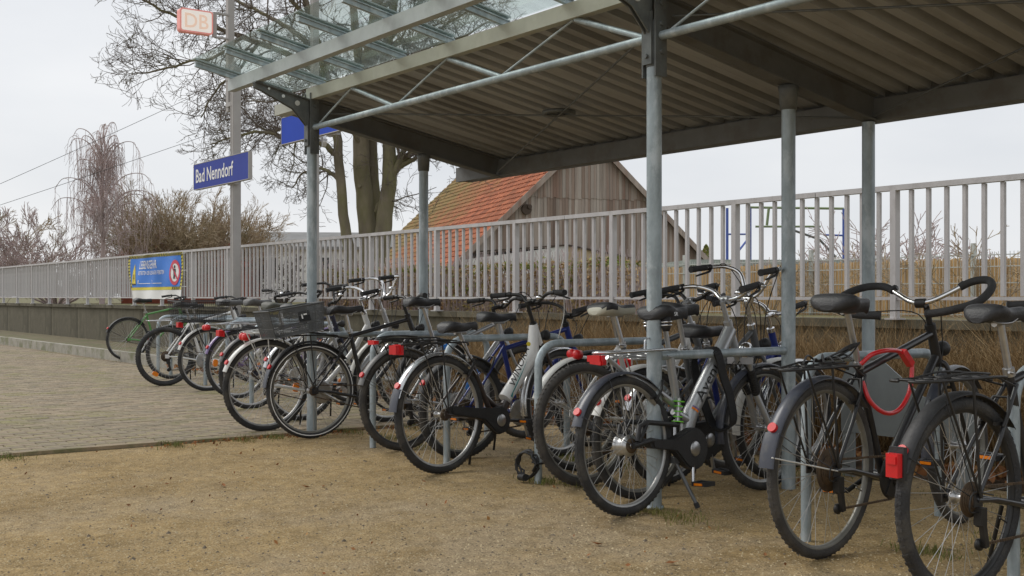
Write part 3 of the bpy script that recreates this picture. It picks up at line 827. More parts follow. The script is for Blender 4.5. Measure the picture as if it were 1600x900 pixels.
def arc_sheet(q, Rf, a0, a1, w, n=30, drop=0.012):
    """curved mudguard strip: crowned section swept about the axle; angles from forward, up positive"""
    secs = []
    for i in range(n + 1):
        a = a0 + (a1 - a0) * i / n
        row = []
        for (t, dr) in ((-1, -drop), (-0.72, -drop * 0.3), (0, 0.0), (0.72, -drop * 0.3), (1, -drop)):
            rr = Rf + dr; row.append(Vector((rr * math.cos(a), t * w / 2, rr * math.sin(a))))
        for (t, dr) in ((1, -drop - .0025), (0.72, -drop * 0.3 - .003), (0, -.003), (-0.72, -drop * 0.3 - .003), (-1, -drop - .0025)):
            rr = Rf + dr; row.append(Vector((rr * math.cos(a), t * w / 2, rr * math.sin(a))))
        secs.append(row)
    q.loft(secs)

def saddle_mesh(wide, m_top, m_side=None):
    q = MB(); n = 18; secs = []
    hw = 0.105 if wide else 0.074
    prof = [(-0.143, 0.30, -0.016), (-0.138, 0.62, -0.006), (-0.124, 0.86, 0.006), (-0.09, 1.0, 0.014), (-0.04, 0.86, 0.008), (0.0, 0.60, 0.0), (0.05, 0.36, -0.003), (0.10, 0.28, 0.0), (0.135, 0.24, 0.002), (0.148, 0.14, -0.008)]
    th = 0.058 if wide else 0.046
    for si, (x, k, dz) in enumerate(prof):
        w = hw * k; row = []; kz = (.35, .72, .93)[si] if si < 3 else 1.0
        for i in range(n):
            a = 2 * PI * i / n
            cx, cz = math.cos(a), math.sin(a)
            zz = dz + (0.020 * abs(cz) ** 0.6 * (1 if cz > 0 else 0) if cz > 0 else -abs(cz) ** 0.8 * th * (0.55 + 0.45 * k))
            row.append(Vector((x, w * (abs(cx) ** 0.85) * (1 if cx > 0 else -1), (zz - dz) * kz + dz - 0.02 - .012 * (1 - kz))))
        secs.append(row)
    q.loft(secs)
    if m_side:                                        # paler flank band
        for i, f in enumerate(q.f):
            zs = [q.v[k][2] for k in f]
            if max(zs) < -0.012 and min(zs) > -0.085: q.m[i] = 1
    return q.mesh("saddle", [m_top, m_side or m_top])

def grip_pair(path, n0, r, m_): pass

BARS = {
    'straight': ([(0, 0, 0), (0, .06, 0), (-.01, .13, .03), (-.03, .22, .042), (-.055, .31, .045)], .12),
    'riser': ([(0, 0, 0), (0, .05, 0), (.01, .11, .045), (-.01, .20, .055), (-.05, .32, .05)], .12),
    'city': ([(0, 0, 0), (.02, .06, .01), (.035, .13, .05), (0, .22, .075), (-.08, .275, .07), (-.20, .30, .05)], .125),
    'cruiser': ([(0, 0, 0), (.03, .05, .04), (.05, .11, .14), (.02, .19, .175), (-.07, .235, .17), (-.20, .25, .155)], .125),
    'loop': ([(0, 0, 0), (.01, .05, .01), (.05, .12, .045), (.08, .20, .085), (.04, .285, .085), (-.08, .335, .045), (-.18, .31, -.01), (-.22, .21, -.04), (-.195, .11, -.05)], .64),
}

def bike(x, y, yaw, label, c, group="bicycles parked at the stands"):
    g = lambda k, d=None: c.get(k, d)
    root = thing("bicycle", label, "bicycle", (x, y, 0.021 if x < KX else 0.001), R(90) + R(yaw), group)
    root.rotation_euler = (R(g('lean', 0)), 0, R(90) + R(yaw))
    Rw = g('R', .345); tw = g('tw', .021); wb = g('wb', 1.08)
    fr = g('frame', 'black_paint'); z0 = Rw - .35
    hdir = Vector((-.36, 0, .933)).normalized()
    HB = Vector((wb - .045 - (Rw + .04) * .386, 0, 2 * Rw + .045)); HT = HB + hdir * g('head', .16)
    BB = Vector((.44, 0, .285)); sdir = Vector((-g('sl', .29), 0, .957)).normalized()
    ax = Vector((0, 0, Rw)); fa = Vector((wb, 0, Rw))
    kind = g('kind', 'diamond')
    ST = BB + sdir * g('st', .50)
    SZ = g('saddle_z', .98)
    clamp = BB + sdir * ((SZ - .05 - BB.z) / sdir.z)
    steer = g('steer', 0)
    S = Matrix.Translation(HB) @ Matrix.Rotation(R(steer), 4, hdir) @ Matrix.Translation(-HB)
    # ---- frame
    q = MB()
    def T(a, b, r, n=12, flat=1): q.tube([a, b], r, n, True, flat)
    dr = g('down_r', .019)
    if not g('split_down'): q.tube([HB - hdir * .008, HT + hdir * .008], .022, 14)
    q.tube([BB + Vector((0, -.036, 0)), BB + Vector((0, .036, 0))], .024, 14)
    if not g('susp'):
        for s_ in (-1, 1):
            q.tube([ax + Vector((.0, s_ * .062, 0)), ax + Vector((.12, s_ * .055, -.01)), BB + Vector((-.05, s_ * .035, 0)), BB + Vector((0, s_ * .028, 0))], [.009, .010, .011, .012], 8)
            top = (ST - sdir * .03) if kind != 'mixte' else BB + sdir * .34
            q.tube([ax + Vector((0, s_ * .062, 0)), top * .5 + ax * .5 + Vector((0, s_ * .050, 0)), top + Vector((.0, s_ * .022, 0))], .0085, 8)
            q.box(ax + Vector((.004, s_ * .062, 0)), (.05, .006, .045))
    if kind in ('diamond', 'mtb'):
        T(BB, ST + sdir * .02, .0165)
        T(HT - hdir * .025, ST - sdir * (.02 if kind == 'diamond' else .06), g('top_r', .016)); T(HB + hdir * .03, BB, dr)
    elif kind == 'mixte':
        T(BB, ST + sdir * .02, .0165); T(HB + hdir * .03, BB, dr)
        q.tube(curve([HT - hdir * .02, HT * .55 + (BB + sdir * .26) * .45 + Vector((0, 0, -.03)), BB + sdir * .26], 6), .016, 10)
    elif kind == 'low':
        T(BB, ST + sdir * .02, .0175)
        if not g('split_down'):
            q.tube(curve([HB + hdir * .06, HB * .72 + BB * .28 + Vector((-.03, 0, -.03)), HB * .3 + BB * .7 + Vector((0, 0, -.01)), BB], 6), [dr, dr * .95], 14)
        else:
            q.tube(curve([BB + Vector((.0, 0, .0)), BB + Vector((.06, 0, .035)), BB + Vector((.115, 0, .10))], 4), .030, 12)
            q.tube(curve([BB + sdir * .17, BB + Vector((.02, 0, .085)), BB + Vector((.10, 0, .085))], 5), .019, 10)
    elif kind == 'susp':
        q.tube([HT - hdir * .03, BB + Vector((.06, 0, .17)), BB + Vector((.03, 0, .10)), BB + Vector((0, 0, -.01))], [.036, .041, .037, .024], 16)
        q.tube([BB + Vector((.05, 0, .13)), BB + Vector((-.03, 0, .165)), BB + Vector((-.07, 0, .19))], [.030, .026, .020], 10)
        q.tube([BB + Vector((-.04, 0, .17)), BB + sdir * .30, ST + sdir * .02], [.016, .021, .023], 12)
        q.tube([(.02, 0, 2 * Rw + .01), (.22, 0, .60), (.415, 0, .485)], [.016, .019, .021], 10)
        q.tube([(.02, 0, 2 * Rw + .01), (-.005, 0, 2 * Rw + .09)], .013, 8)
        q.tube([(.02, 0, 2 * Rw + .01), (-.10, 0, 2 * Rw + .09)], .012, 8)
    frame_o = q.build("frame", fr, root)
    if g('split_down'):
        q = MB(); q.tube([HB - hdir * .008, HT + hdir * .008], .026, 14); q.tube([HT, HB * .86 + BB * .14, HB * .16 + BB * .84 + Vector((.035, 0, .05))], [.030, .044, .043], 16)
        q.build("down_tube", g('split_down'), root)["label"] = "white down tube with black lettering and a teal stripe"
    if g('top_colour'):
        q = MB(); a_, b_ = HT - hdir * .025, ST - sdir * .06
        q.tube([a_ * .45 + b_ * .55, a_ * .08 + b_ * .92], .0185, 12); q.build("colour_band", g('top_colour'), frame_o)
        q = MB(); a_, b_ = HB + hdir * .03, BB
        q.tube([a_ * .62 + b_ * .38, a_ * .22 + b_ * .78], dr + .002, 12); q.build("colour_band", g('top_colour'), frame_o)
    if kind == 'susp':
        q = MB()       # black swing arm
        for s_ in (-1, 1):
            q.tube([ax + Vector((-.01, s_ * .064, -.0)), ax + Vector((.12, s_ * .06, .015)), BB + Vector((-.06, s_ * .04, .015)), BB + Vector((-.01, s_ * .03, .03))], .015, 8)
            q.tube([ax + Vector((.03, s_ * .064, .015)), ax + Vector((.10, s_ * .06, .105)), BB + Vector((-.10, s_ * .045, .125)), BB + Vector((-.045, s_ * .02, .16))], .013, 8)
            q.tube([ax + Vector((.02, s_ * .064, .02)), ax + Vector((.04, s_ * .062, .09)), ax + Vector((.10, s_ * .06, .105))], .012, 8)
        q.build("swing_arm", "black_plastic", root)
        sh_ = MB(); p0 = BB + Vector((-.085, -.035, .125)); p1 = BB + Vector((-.065, -.035, .255)); sh_.tube([p0, p1], .012, 10)
        so = sh_.build("shock", "steel", root)
        cp = MB()
        for t in (.12, .30, .50, .70, .88):
            cp.tube([p0.lerp(p1, t - .02), p0.lerp(p1, t + .02)], .030 if t in (.12, .88) else .024, 12)
        cp.build("spring", "lime", so)
    # ---- fork and front wheel
    fm = g('fork', fr)
    q = MB(S)
    if g('sus_fork'):
        for s_ in (-1, 1):
            cr_ = HB + Vector((.02, s_ * .055, -.005))
            q.tube([fa + Vector((-.0, s_ * .055, 0)), cr_ * .5 + fa * .5 + Vector((0, 0, 0))], .018, 12)
            q.k = 1; q.tube([cr_ * .5 + fa * .5, cr_ * .86 + fa * .14], .0195, 12)
            for i in range(9): t = .52 + i * .036; q.tube([cr_ * t + fa * (1 - t), cr_ * (t + .016) + fa * (1 - t - .016)], .0235, 12)
            q.k = 0; q.tube([cr_ * .86 + fa * .14, cr_], .014, 10)
        q.box(HB + Vector((.015, 0, -.008)), (.05, .14, .035))
    else:
        for s_ in (-1, 1):
            q.tube(curve([fa + Vector((.0, s_ * .052, 0)), fa + Vector((-.055, s_ * .052, .10)), HB + Vector((.035, s_ * .048, -.10)), HB + Vector((.012, s_ * .034, -.02)), HB], 4), [.009, .013], 8)
    q.tube([HB - hdir * .02, HB + hdir * .002], .024, 12)
    q.build("fork", [fm, "black_plastic"], root)
    tyre, rim = g('tyre', 'tyre'), g('rim', 'rim_alu')
    me_t, me_r, me_s, ri = wheel_meshes(Rw, tw, tyre, rim, g('stripe', False))
    for (c_, M_, front) in ((ax, Matrix.Translation(ax), False), (fa, S @ Matrix.Translation(fa), True)):
        w_ = link("wheel", me_r, root, M_ @ Matrix.Rotation(g('spin', .4) + (1.0 if front else 0), 4, 'Y'))
        link("tyre", me_t, w_); link("spokes", me_s, w_, None, "stuff")
        link("hub", hub_mesh(g('hub', 'steel') if not front else 'steel'), w_)
        if g('refl', 0):
            for a in ((0.3, 0.3 + PI) if g('refl') == 2 else (0.3,)): link("spoke_reflector", reflector_mesh(ri, a, "orange_lens"), w_)
    # ---- mudguards
    fd = g('fender', 'black_plastic')
    Rf = Rw + .020
    if fd:
        q = MB(Matrix.Translation(ax)); arc_sheet(q, Rf, R(38), R(g('fend_to', 161)), .055 + tw * .4)
        for s_ in (-1, 1):
            for a in (g('fend_to', 161) - 8, g('fend_to', 161) - 50):
                q.tube([(0, s_ * .06, 0), (Rf * math.cos(R(a)), s_ * .030, Rf * math.sin(R(a)))], .002, 5)
        fo = q.build("rear_mudguard", fd, root)
        if g('flap'):
            q = MB(Matrix.Translation(ax)); arc_sheet(q, Rf + .003, R(g('fend_to', 161) - 8), R(g('fend_to', 161) + 13), .07, 6, .004); q.build("mud_flap", "fender_navy", fo)
        if g('fend_refl', True):
            a = R(g('refl_ang', 150)); p = ax + Vector(((Rf + .006) * math.cos(a), 0, (Rf + .006) * math.sin(a)))
            q = MB(); q.disc(p, (math.cos(a), 0, math.sin(a)), .019, .014, 18); q.build("rear_reflector", "red_lens", fo)
        q = MB(S @ Matrix.Translation(fa)); arc_sheet(q, Rf, R(g('ff0', 42)), R(190), .05 + tw * .4)
        for s_ in (-1, 1): q.tube([(0, s_ * .055, 0), (Rf * math.cos(R(172)), s_ * .028, Rf * math.sin(R(172)))], .002, 5)
        q.build("front_mudguard", fd, root)
    # ---- rack
    rk = g('rack', 'black_metal'); rdx = g('rack_dx', 0.0)
    if rk:
        q = MB(); zr = 2 * Rw + g('rack_h', .065); x0, x1 = -.30 + rdx, .16 + rdx
        if g('rack_kind') == 'tubular':
            loop = curve([(x1 + .08, .02, zr + .0), (x1, .045, zr + .005), (rdx, .06, zr + .005), (rdx - .26, .06, zr + .003), (rdx - .32, .0, zr + .003), (rdx - .26, -.06, zr + .003), (rdx, -.06, zr + .005), (x1, -.045, zr + .005), (x1 + .08, -.02, zr)], 4)
            q.tube(loop, .007, 8)
            for t in (-.2, -.08, .05): q.tube([(rdx + t, -.06, zr + .004), (rdx + t, .06, zr + .004)], .006, 6)
            q.tube(curve([(rdx + .02, .0, zr + .004), (rdx + .03, .0, zr + .055), (rdx + .08, 0, zr + .06), (rdx + .10, 0, zr + .004)], 4), .005, 6)
        else:
            for s_ in (-1, 1): q.tube(curve([(x1 + .06, s_ * .02, zr - .02), (x1, s_ * .06, zr), (-.1 + rdx, s_ * .065, zr), (x0, s_ * .06, zr), (x0 - .02, s_ * .02, zr)], 4), .0055, 7)
            for t in (-.26, -.16, -.06, .06): q.tube([(t + rdx, -.063, zr), (t + rdx, .063, zr)], .005, 6)
            q.tube([(x0, 0, zr), (x1, 0, zr)], .005, 6)
            q.tube(curve([(-.20, .045, zr + .004), (-.05, .05, zr + .02), (.10, .045, zr + .012), (.12, 0, zr + .012), (.10, -.045, zr + .012), (-.05, -.05, zr + .02), (-.20, -.045, zr + .004)], 3), .004, 6)
            for s_ in (-1, 1):
                q.tube([(.005, s_ * .072, Rw + .01), (-.03, s_ * .066, zr)], .005, 6)
                q.tube([(.005, s_ * .072, Rw + .01), (-.20, s_ * .066, zr)], .0045, 6)
                q.tube([(.12, s_ * .062, zr), ST.lerp(BB, .08) + Vector((0, s_ * .02, 0))], .004, 6)
        ro = q.build("luggage_rack", rk, root)
        if g('spring_clip', False): pass
    else: ro = None; zr = 2 * Rw + .06
    lt = g('light', 'bar')
    if 'light_x' in c: rdx = c['light_x'] + .325
    if lt == 'bar':
        q = MB(); q.box((rdx - .325, 0, zr - .022), (.024, .098, .026)); q.box((rdx - .338, 0, zr - .022), (.012, .080, .030)); q.build("rear_light", "red_lens", root)
    elif lt == 'lobes':
        q = MB()
        for s_ in (-1, 1): q.lathe([(-.03, 0), (-.03, .022), (-.01, .03), (.02, .026), (.02, 0)], 14, (rdx - .325, s_ * .026, zr - .03), 'x')
        q.build("rear_light", "red_lens", root)
    elif lt == 'box':
        q = MB(); q.box((rdx - .335, 0, zr - .03), (.045, .06, .052)); q.box((rdx - .315, 0, zr - .03), (.02, .075, .06)); q.build("rear_light", "red_lens", root)
    elif lt == 'guard':
        a = R(158); p = ax + Vector(((Rf + .012) * math.cos(a), 0, (Rf + .012) * math.sin(a)))
        q = MB(); q.box(p + Vector((-.012, 0, .0)), (.03, .046, .078)); q.box(p + Vector((-.029, 0, .018)), (.006, .036, .026)); q.build("rear_light", "red_lens", root)
        q = MB(); q.box(p + Vector((.008, 0, .005)), (.02, .056, .108)); q.build("light_housing", "black_plastic", root)
    # ---- seat
    q = MB(); q.tube([ST - sdir * .02, clamp], .0135, 12); q.tube([ST + sdir * .0, ST + sdir * .03], .021, 12)
    q.tube([clamp + Vector((-.04, 0, .004)), clamp + Vector((.05, 0, .004))], .013, 8)
    q.tube([ST + Vector((-.01, -.02, .01)), ST + Vector((-.05, -.028, .016))], .005, 6)
    q.build("seat_post", g('post', 'steel'), root)
    sa = link("saddle", saddle_mesh(g('wide', False), g('saddle', 'saddle_black'), g('saddle_side')), root,
              Matrix.Translation(clamp + Vector((-.005 + g('saddle_dx', 0), 0, .062))) @ Matrix.Rotation(R(g('saddle_tilt', 0)), 4, 'Y'))
    q = MB()
    for s_ in (-1, 1): q.tube(curve([(-.10, s_ * .035, -.045), (-.05, s_ * .022, -.055), (.04, s_ * .022, -.055), (.11, s_ * .012, -.03)], 3), .0035, 6)
    q.build("saddle_rail", "steel", sa)
    if g('springs'):
        q = MB()
        for s_ in (-1, 1):
            q.k = 0; q.lathe([(-.115, .0), (-.115, .016), (-.090, .024), (-.03, .026), (-.03, 0)], 14, (-.075, s_ * .055, -.005), 'z'); q.k = 1; [q.lathe([(zz, .024), (zz, .031), (zz + .007, .031), (zz + .007, .024)], 14, (-.075, s_ * .055, -.005), 'z', True) for zz in (-.088, -.072)]; q.k = 0
        q.tube([(-.075, -.055, -.095), (0, 0, -.075), (-.075, .055, -.095)], .008, 6)
        q.build("saddle_spring", ["black_plastic", "chrome"], sa)
    if g('saddle_mark'):
        vs, fs = text_polys("SR", h=.019); q = MB()
        q.add([(-.062 + u, -.1005 if True else 0, -.045 + v_) for u, v_, _ in vs], fs); q.build("lettering", "clear_lens", sa)
    if g('under_bag'):
        q = MB(); q.loft([[Vector((xx, .03 * math.cos(2 * PI * i / 10) * k, -.085 + .022 * math.sin(2 * PI * i / 10) * k)) for i in range(10)] for xx, k in ((-.12, .5), (-.11, 1), (-.02, 1), (0, .5))])
        q.build("saddle_bag", "yellow", sa)
    # ---- handlebar
    path, gl = BARS[g('bar', 'straight')]
    rise = g('rise', .06); reach = g('reach', .06)
    sc = HT + hdir * rise + Vector((reach, 0, .01))
    q = MB(S)
    q.tube([HT - hdir * .005, HT + hdir * .02], .0245, 12)
    q.tube([HT, HT + hdir * rise], .0135, 10); q.tube([HT + hdir * (rise - .004), HT + hdir * (rise) + Vector((reach * .5, 0, .006)), sc], .015, 10)
    q.tube([sc + Vector((0, -.022, 0)), sc + Vector((0, .022, 0))], .021, 12)
    st_o = q.build("stem", g('stem', 'black_metal'), root)
    bm0 = g('bar_mat', 'black_metal')
    q = MB(S)
    half = curve(path, 5)
    for s_ in (-1, 1): q.tube([sc + Vector((p.x, p.y * s_, p.z)) for p in half], .0112, 10)
    hb = q.build("handlebar", bm0, root)
    ln = [0]
    for i in range(len(half) - 1, 0, -1): ln.append(ln[-1] + (half[i] - half[i - 1]).length)
    hv = list(reversed(half))
    for s_ in (-1, 1):
        pts = [sc + Vector((p.x, p.y * s_, p.z)) for p, d in zip(hv, ln) if d <= gl]
        d0 = (pts[0] - pts[1]).normalized()
        pts = [pts[0] + d0 * .004] + pts
        if len(pts) < 3: pts.append(pts[-1] + (pts[-1] - pts[-2]).normalized() * .04)
        q = MB(S); q.tube(pts, .0172, 12); q.tube([pts[0] + d0 * .004, pts[0] - d0 * .004], .0195, 12)
        q.build("grip", "rubber_grip", hb)
        # brake lever ahead of the grip
        e = pts[-1]; f_ = pts[len(pts) // 2]; dd = (pts[0] - e).normalized()
        q = MB(S)
        q.tube([e - dd * .01, e - dd * .035], .017, 10)
        if g('bar') != 'loop':
            q.tube(curve([e - dd * .025 + Vector((.012, 0, -.012)), e + Vector((.045, 0, -.022)) + dd * .02, e + Vector((.040, 0, -.032)) + dd * .08, e + Vector((.045, 0, -.036)) + dd * .115], 3), [.008, .005], 7)
        q.build("brake_lever", g('lever', 'black_metal'), hb)
        if g('bar_ends'):
            q = MB(S); q.tube(curve([pts[0] - d0 * .012, pts[0] - d0 * .012 + Vector((.03, 0, .01)), pts[0] - d0 * .03 + Vector((.09, 0, .03))], 4), .0115, 9); q.build("bar_end", "black_plastic", hb)
    if g('bell', True):
        q = MB(S); p = sc + Vector((half[6].x, half[6].y * -1, half[6].z))
        q.lathe([(.012, .0), (.012, .027), (.026, .025), (.036, .015), (.040, 0)], 16, p, 'z'); q.tube([p, p + Vector((0, 0, .015))], .008, 6); q.build("bell", g('bell_mat', 'chrome'), hb)
    # ---- cables
    q = MB(S)
    for s_ in (-1, 1):
        e = sc + Vector((half[-6].x + .03, half[-6].y * s_, half[-6].z - .005))
        q.tube(curve([e, e + Vector((.07, -s_ * .05, .015)), sc + Vector((.10, s_ * .05, -.05)), HB + hdir * .04 + Vector((.03, s_ * .02, 0)), HB.lerp(BB, .15) + Vector((0, s_ * .02, 0))], 5), .0028, 5)
    if g('cables', 2) > 2:
        q.tube(curve([sc + Vector((.0, -.15, .02)), sc + Vector((.12, -.12, -.02)), HB + Vector((.12, -.05, .05)), fa * .2 + HB * .8 + Vector((.03, -.04, 0))], 5), .0028, 5)
    q.build("brake_cable", "cable_black", root)
    # ---- headlight
    if g('headlight', True):
        p = HB + Vector((.055, 0, .055)); q = MB(S)
        q.lathe([(-.045, 0), (-.04, .018), (.0, .034), (.018, .036), (.018, 0)], 16, p, 'x')
        h_ = q.build("headlight", g('lamp_mat', 'black_plastic'), root)
        q = MB(S); q.lathe([(.019, .032), (.026, .02), (.028, 0)], 16, p, 'x'); q.build("lens", "clear_lens", h_)
    # ---- drive
    q = MB(); cy = -.045
    rr = .088 if g('chain_case') else .092
    ca = g('crank', -75)
    q.lathe([(cy - .003, .0), (cy - .004, .05), (cy - .004, rr - .012), (cy - .003, rr), (cy + .001, rr), (cy + .001, .0)], 40, BB)
    for k in range(5):
        a = R(72 * k + ca); q.box(BB + Vector((.05 * math.cos(a), cy - .006, .05 * math.sin(a))), (.07, .006, .016), Matrix.Rotation(-a, 3, 'Y'))
    for s_, aa in ((-1, ca), (1, ca + 180)):
        a = R(aa); d = Vector((math.cos(a), 0, math.sin(a)))
        yy = s_ * .062
        q.tube([BB + Vector((0, yy * .9, 0)), BB + d * .06 + Vector((0, yy, 0)), BB + d * .17 + Vector((0, yy * 1.12, 0))], [.013, .011, .010], 8)
    q.tube([BB + Vector((0, -.075, 0)), BB + Vector((0, .075, 0))], .013, 12)
    co = q.build("crank", g('crank_mat', 'steel'), root)
    for s_, aa in ((-1, ca), (1, ca + 180)):
        a = R(aa); p = BB + Vector((math.cos(a) * .17, s_ * .072, math.sin(a) * .17)); q = MB()
        q.tube([p, p + Vector((0, s_ * .10, 0))], .006, 6)
        for zz in (-.028, .028): q.box(p + Vector((zz, s_ * .062, 0)), (.024, .085, .020))
        q.box(p + Vector((0, s_ * .10, 0)), (.07, .012, .022)); q.box(p + Vector((0, s_ * .025, 0)), (.07, .012, .022))
        po = q.build("pedal", "black_plastic", co)
        q = MB(); q.box(p + Vector((-.0425, s_ * .062, 0)), (.004, .05, .012)); q.build("pedal_reflector", "orange_lens", po)
    if g('chain_case'):
        q = MB(); y0, y1 = -.068, -.030
        cx0 = g('case_x', .05); Rc, Rs = g('case_r', .105), g('case_tail', .040); zt = g('case_z', Rw + .015)
        out = []
        for i in range(15):
            a = R(-128 + 236 * i / 14); out.append((BB.x + Rc * math.cos(a), BB.z + Rc * math.sin(a)))
        out.append((BB.x - .16, BB.z * .45 + zt * .55 + Rs * 1.35))
        for i in range(9):
            a = R(92 + 176 * i / 8); out.append((cx0 + Rs * math.cos(a), zt + Rs * math.sin(a)))
        out.append((BB.x - .15, BB.z * .5 + zt * .5 - Rs * 1.0))
        q.prism(out, y0, y1)
        o2 = [(BB.x + (x_ - BB.x) * .93, BB.z + (z_ - BB.z) * .90 + (zt - BB.z) * .1 * max(0, (BB.x - x_) / .4)) for x_, z_ in out]
        q.prism(o2, y0 - .006, y0 + .001)
        q.build("chain_case", "black_plastic", root)
        q = MB(); q.lathe([(-.0785, 0), (-.0785, .034), (-.073, .040), (-.073, 0)], 24, BB); q.build("crank_cover", "steel", root)
    else:
        q = MB()
        for s_ in (1, -1):
            p0 = BB + Vector((0, cy, s_ * rr)); p1 = ax + Vector((0, cy - .002, s_ * .042)) if s_ > 0 or not g('derailleur') else ax + Vector((.03, cy - .002, -.16))
            N = 26
            for i in range(N):
                a_, b_ = p0.lerp(p1, i / N), p0.lerp(p1, (i + .78) / N)
                q.bar(a_, b_, .0075, .0085)
        q.build("chain", g('chain_mat', 'rusty'), root, "stuff")
    q = MB()
    if g('derailleur'):
        for i in range(6): r_ = .062 - i * .007; q.lathe([(-.036 - i * .0045, .015), (-.036 - i * .0045, r_), (-.0385 - i * .0045, r_), (-.0385 - i * .0045, .015)], 28, ax)
    else:
        q.lathe([(-.040, .012), (-.040, .036), (-.046, .036), (-.046, .012)], 22, ax)
    q.build("cassette", "rusty", root)
    if g('derailleur'):
        q = MB()
        q.box(ax + Vector((.012, -.066, -.055)), (.035, .03, .06)); q.box(ax + Vector((.025, -.070, -.11)), (.022, .018, .11), Matrix.Rotation(R(-12), 3, 'Y'))
        for dz in (-.075, -.155): q.lathe([(-.006, 0), (-.006, .021), (.006, .021), (.006, 0)], 14, ax + Vector((.022, -.055, dz)))
        q.tube(curve([ax + Vector((-.0, -.066, -.04)), ax + Vector((-.055, -.07, -.03)), ax + Vector((-.03, -.068, .03)), ax + Vector((.09, -.066, .01))], 4), .003, 5)
        q.build("derailleur", "black_metal", root)
    if g('dress'):      # clear spoke guard behind the sprockets
        q = MB(); q.lathe([(-.030, .02), (-.030, .088), (-.032, .088), (-.032, .02)], 30, ax); q.build("spoke_guard", "rusty", root)
    # ---- rim brakes
    for (cc, MM, up) in ((ax, Matrix.Identity(4), ST.lerp(ax, .22)), (fa, S, HB + Vector((.03, 0, -.06)))):
        q = MB(MM)
        d = (up - cc).normalized(); b0 = cc + d * (Rw - .045)
        for s_ in (-1, 1):
            q.tube([b0 + Vector((0, s_ * .045, -.01)), b0 + d * .05 + Vector((0, s_ * .05, 0)), b0 + d * .11 + Vector((0, s_ * .028, 0))], .0065, 7)
            q.box(b0 + Vector((0, s_ * .03, 0)), (.05, .012, .012))
        q.tube([b0 + d * .11 + Vector((0, -.03, 0)), b0 + d * .11 + Vector((0, .03, 0))], .005, 6)
        q.build("rim_brake", "black_metal", root)
    # ---- stand, basket, extras
    ks = g('stand', 'side')
    if ks == 'double':
        q = MB()
        for s_ in (-1, 1): q.tube([BB + Vector((-.10, s_ * .025, -.06)), BB + Vector((-.085 + (.02 if s_ < 0 else 0), s_ * .12, -.268))], .0095, 8)
        q.box(BB + Vector((-.10, 0, -.05)), (.05, .08, .03)); o_ = q.build("kickstand", "frame_grey", root)
        q = MB()
        for s_ in (-1, 1): q.tube([BB + Vector((-.086 + (.019 if s_ < 0 else 0), s_ * .116, -.258)), BB + Vector((-.082 + (.021 if s_ < 0 else 0), s_ * .124, -.284))], .013, 8)
        q.build("rubber_foot", "rubber_grip", o_)
    elif ks == 'side':
        q = MB(); q.tube([BB + Vector((-.13, .04, .0)), BB + Vector((-.09, .13, -.275))], .008, 8); q.build("kickstand", "black_metal", root)
    if g('basket'):
        make_basket(root, g('basket'), zr)
    return root, dict(HT=HT, HB=HB, BB=BB, ST=ST, hdir=hdir, sdir=sdir, zr=zr, S=S, sc=sc, Rw=Rw)

def make_basket(root, spec, zr):
    x0, x1, w, h, m_, tilt = spec['x0'], spec['x1'], spec['w'], spec['h'], spec['mat'], spec.get('tilt', 0)
    o = MB()
    M_ = Matrix.Translation(((x0 + x1) / 2, 0, zr + .012)) @ Matrix.Rotation(R(tilt), 4, 'Y')
    o.M = M_
    L = (x1 - x0) / 2; fl = 1.13
    def ring(k, z, r_): 
        pts = [(-L * k, -w / 2 * k, z), (L * k, -w / 2 * k, z), (L * k, w / 2 * k, z), (-L * k, w / 2 * k, z)]
        for i in range(4): o.tube([pts[i], pts[(i + 1) % 4]], r_, 6)
    ring(1, 0, .004); ring(fl, h, .006); ring(1 + (fl - 1) * .33, h * .33, .002); ring(1 + (fl - 1) * .66, h * .66, .002)
    for s_ in (-1, 1):
        for i in range(7):
            t = -1 + 2 * i / 6
            o.tube([(L * t, s_ * w / 2, 0), (L * fl * t, s_ * w / 2 * fl, h)], .002, 4)
            if i < 6: o.tube([(s_ * L, w / 2 * t, 0), (s_ * L * fl, w / 2 * fl * t, h)], .002, 4)
    b = o.build("basket", m_, root)
    q = MB(M_); n = spec.get('n', 26)
    # fine mesh of thin strands on the four sides and the floor
    def face(a, b_, c, d, nu, nv):
        a, b_, c, d = map(Vector, (a, b_, c, d))
        for i in range(nu + 1):
            t = i / nu; q.bar(a.lerp(b_, t), d.lerp(c, t), .0022, .0022)
        for j in range(nv + 1):
            t = j / nv; q.bar(a.lerp(d, t), b_.lerp(c, t), .0022, .0022)
    W = w / 2
    nv = max(6, int(n * .6))
    for s_ in (-1, 1):
        face((-L, s_ * W, 0), (L, s_ * W, 0), (L * fl, s_ * W * fl, h), (-L * fl, s_ * W * fl, h), n, nv)
        face((s_ * L, -W, 0), (s_ * L, W, 0), (s_ * L * fl, W * fl, h), (s_ * L * fl, -W * fl, h), n * 3 // 4, nv)
    face((-L, -W, 0), (L, -W, 0), (L, W, 0), (-L, W, 0), n, n * 2 // 3)
    q.build("basket_mesh", m_, b, "stuff")
    if spec.get('badge'):
        q = MB(M_); q.box((L * .25, -W * 1.085, h * .62), (.09, .004, .075), Matrix.Rotation(R(-14), 3, 'X')); q.build("badge", "ink_black", b)
        q = MB(M_)
        for (dx, dz, sx, sz) in ((-.018, .0, .010, .035), (.008, .012, .026, .010), (.012, -.012, .018, .012)):
            q.box((L * .25 + dx, -W * 1.085 - .004, h * .62 + dz), (sx, .002, sz), Matrix.Rotation(R(-14), 3, 'X'))
        q.build("badge_mark", "ink_white", b)

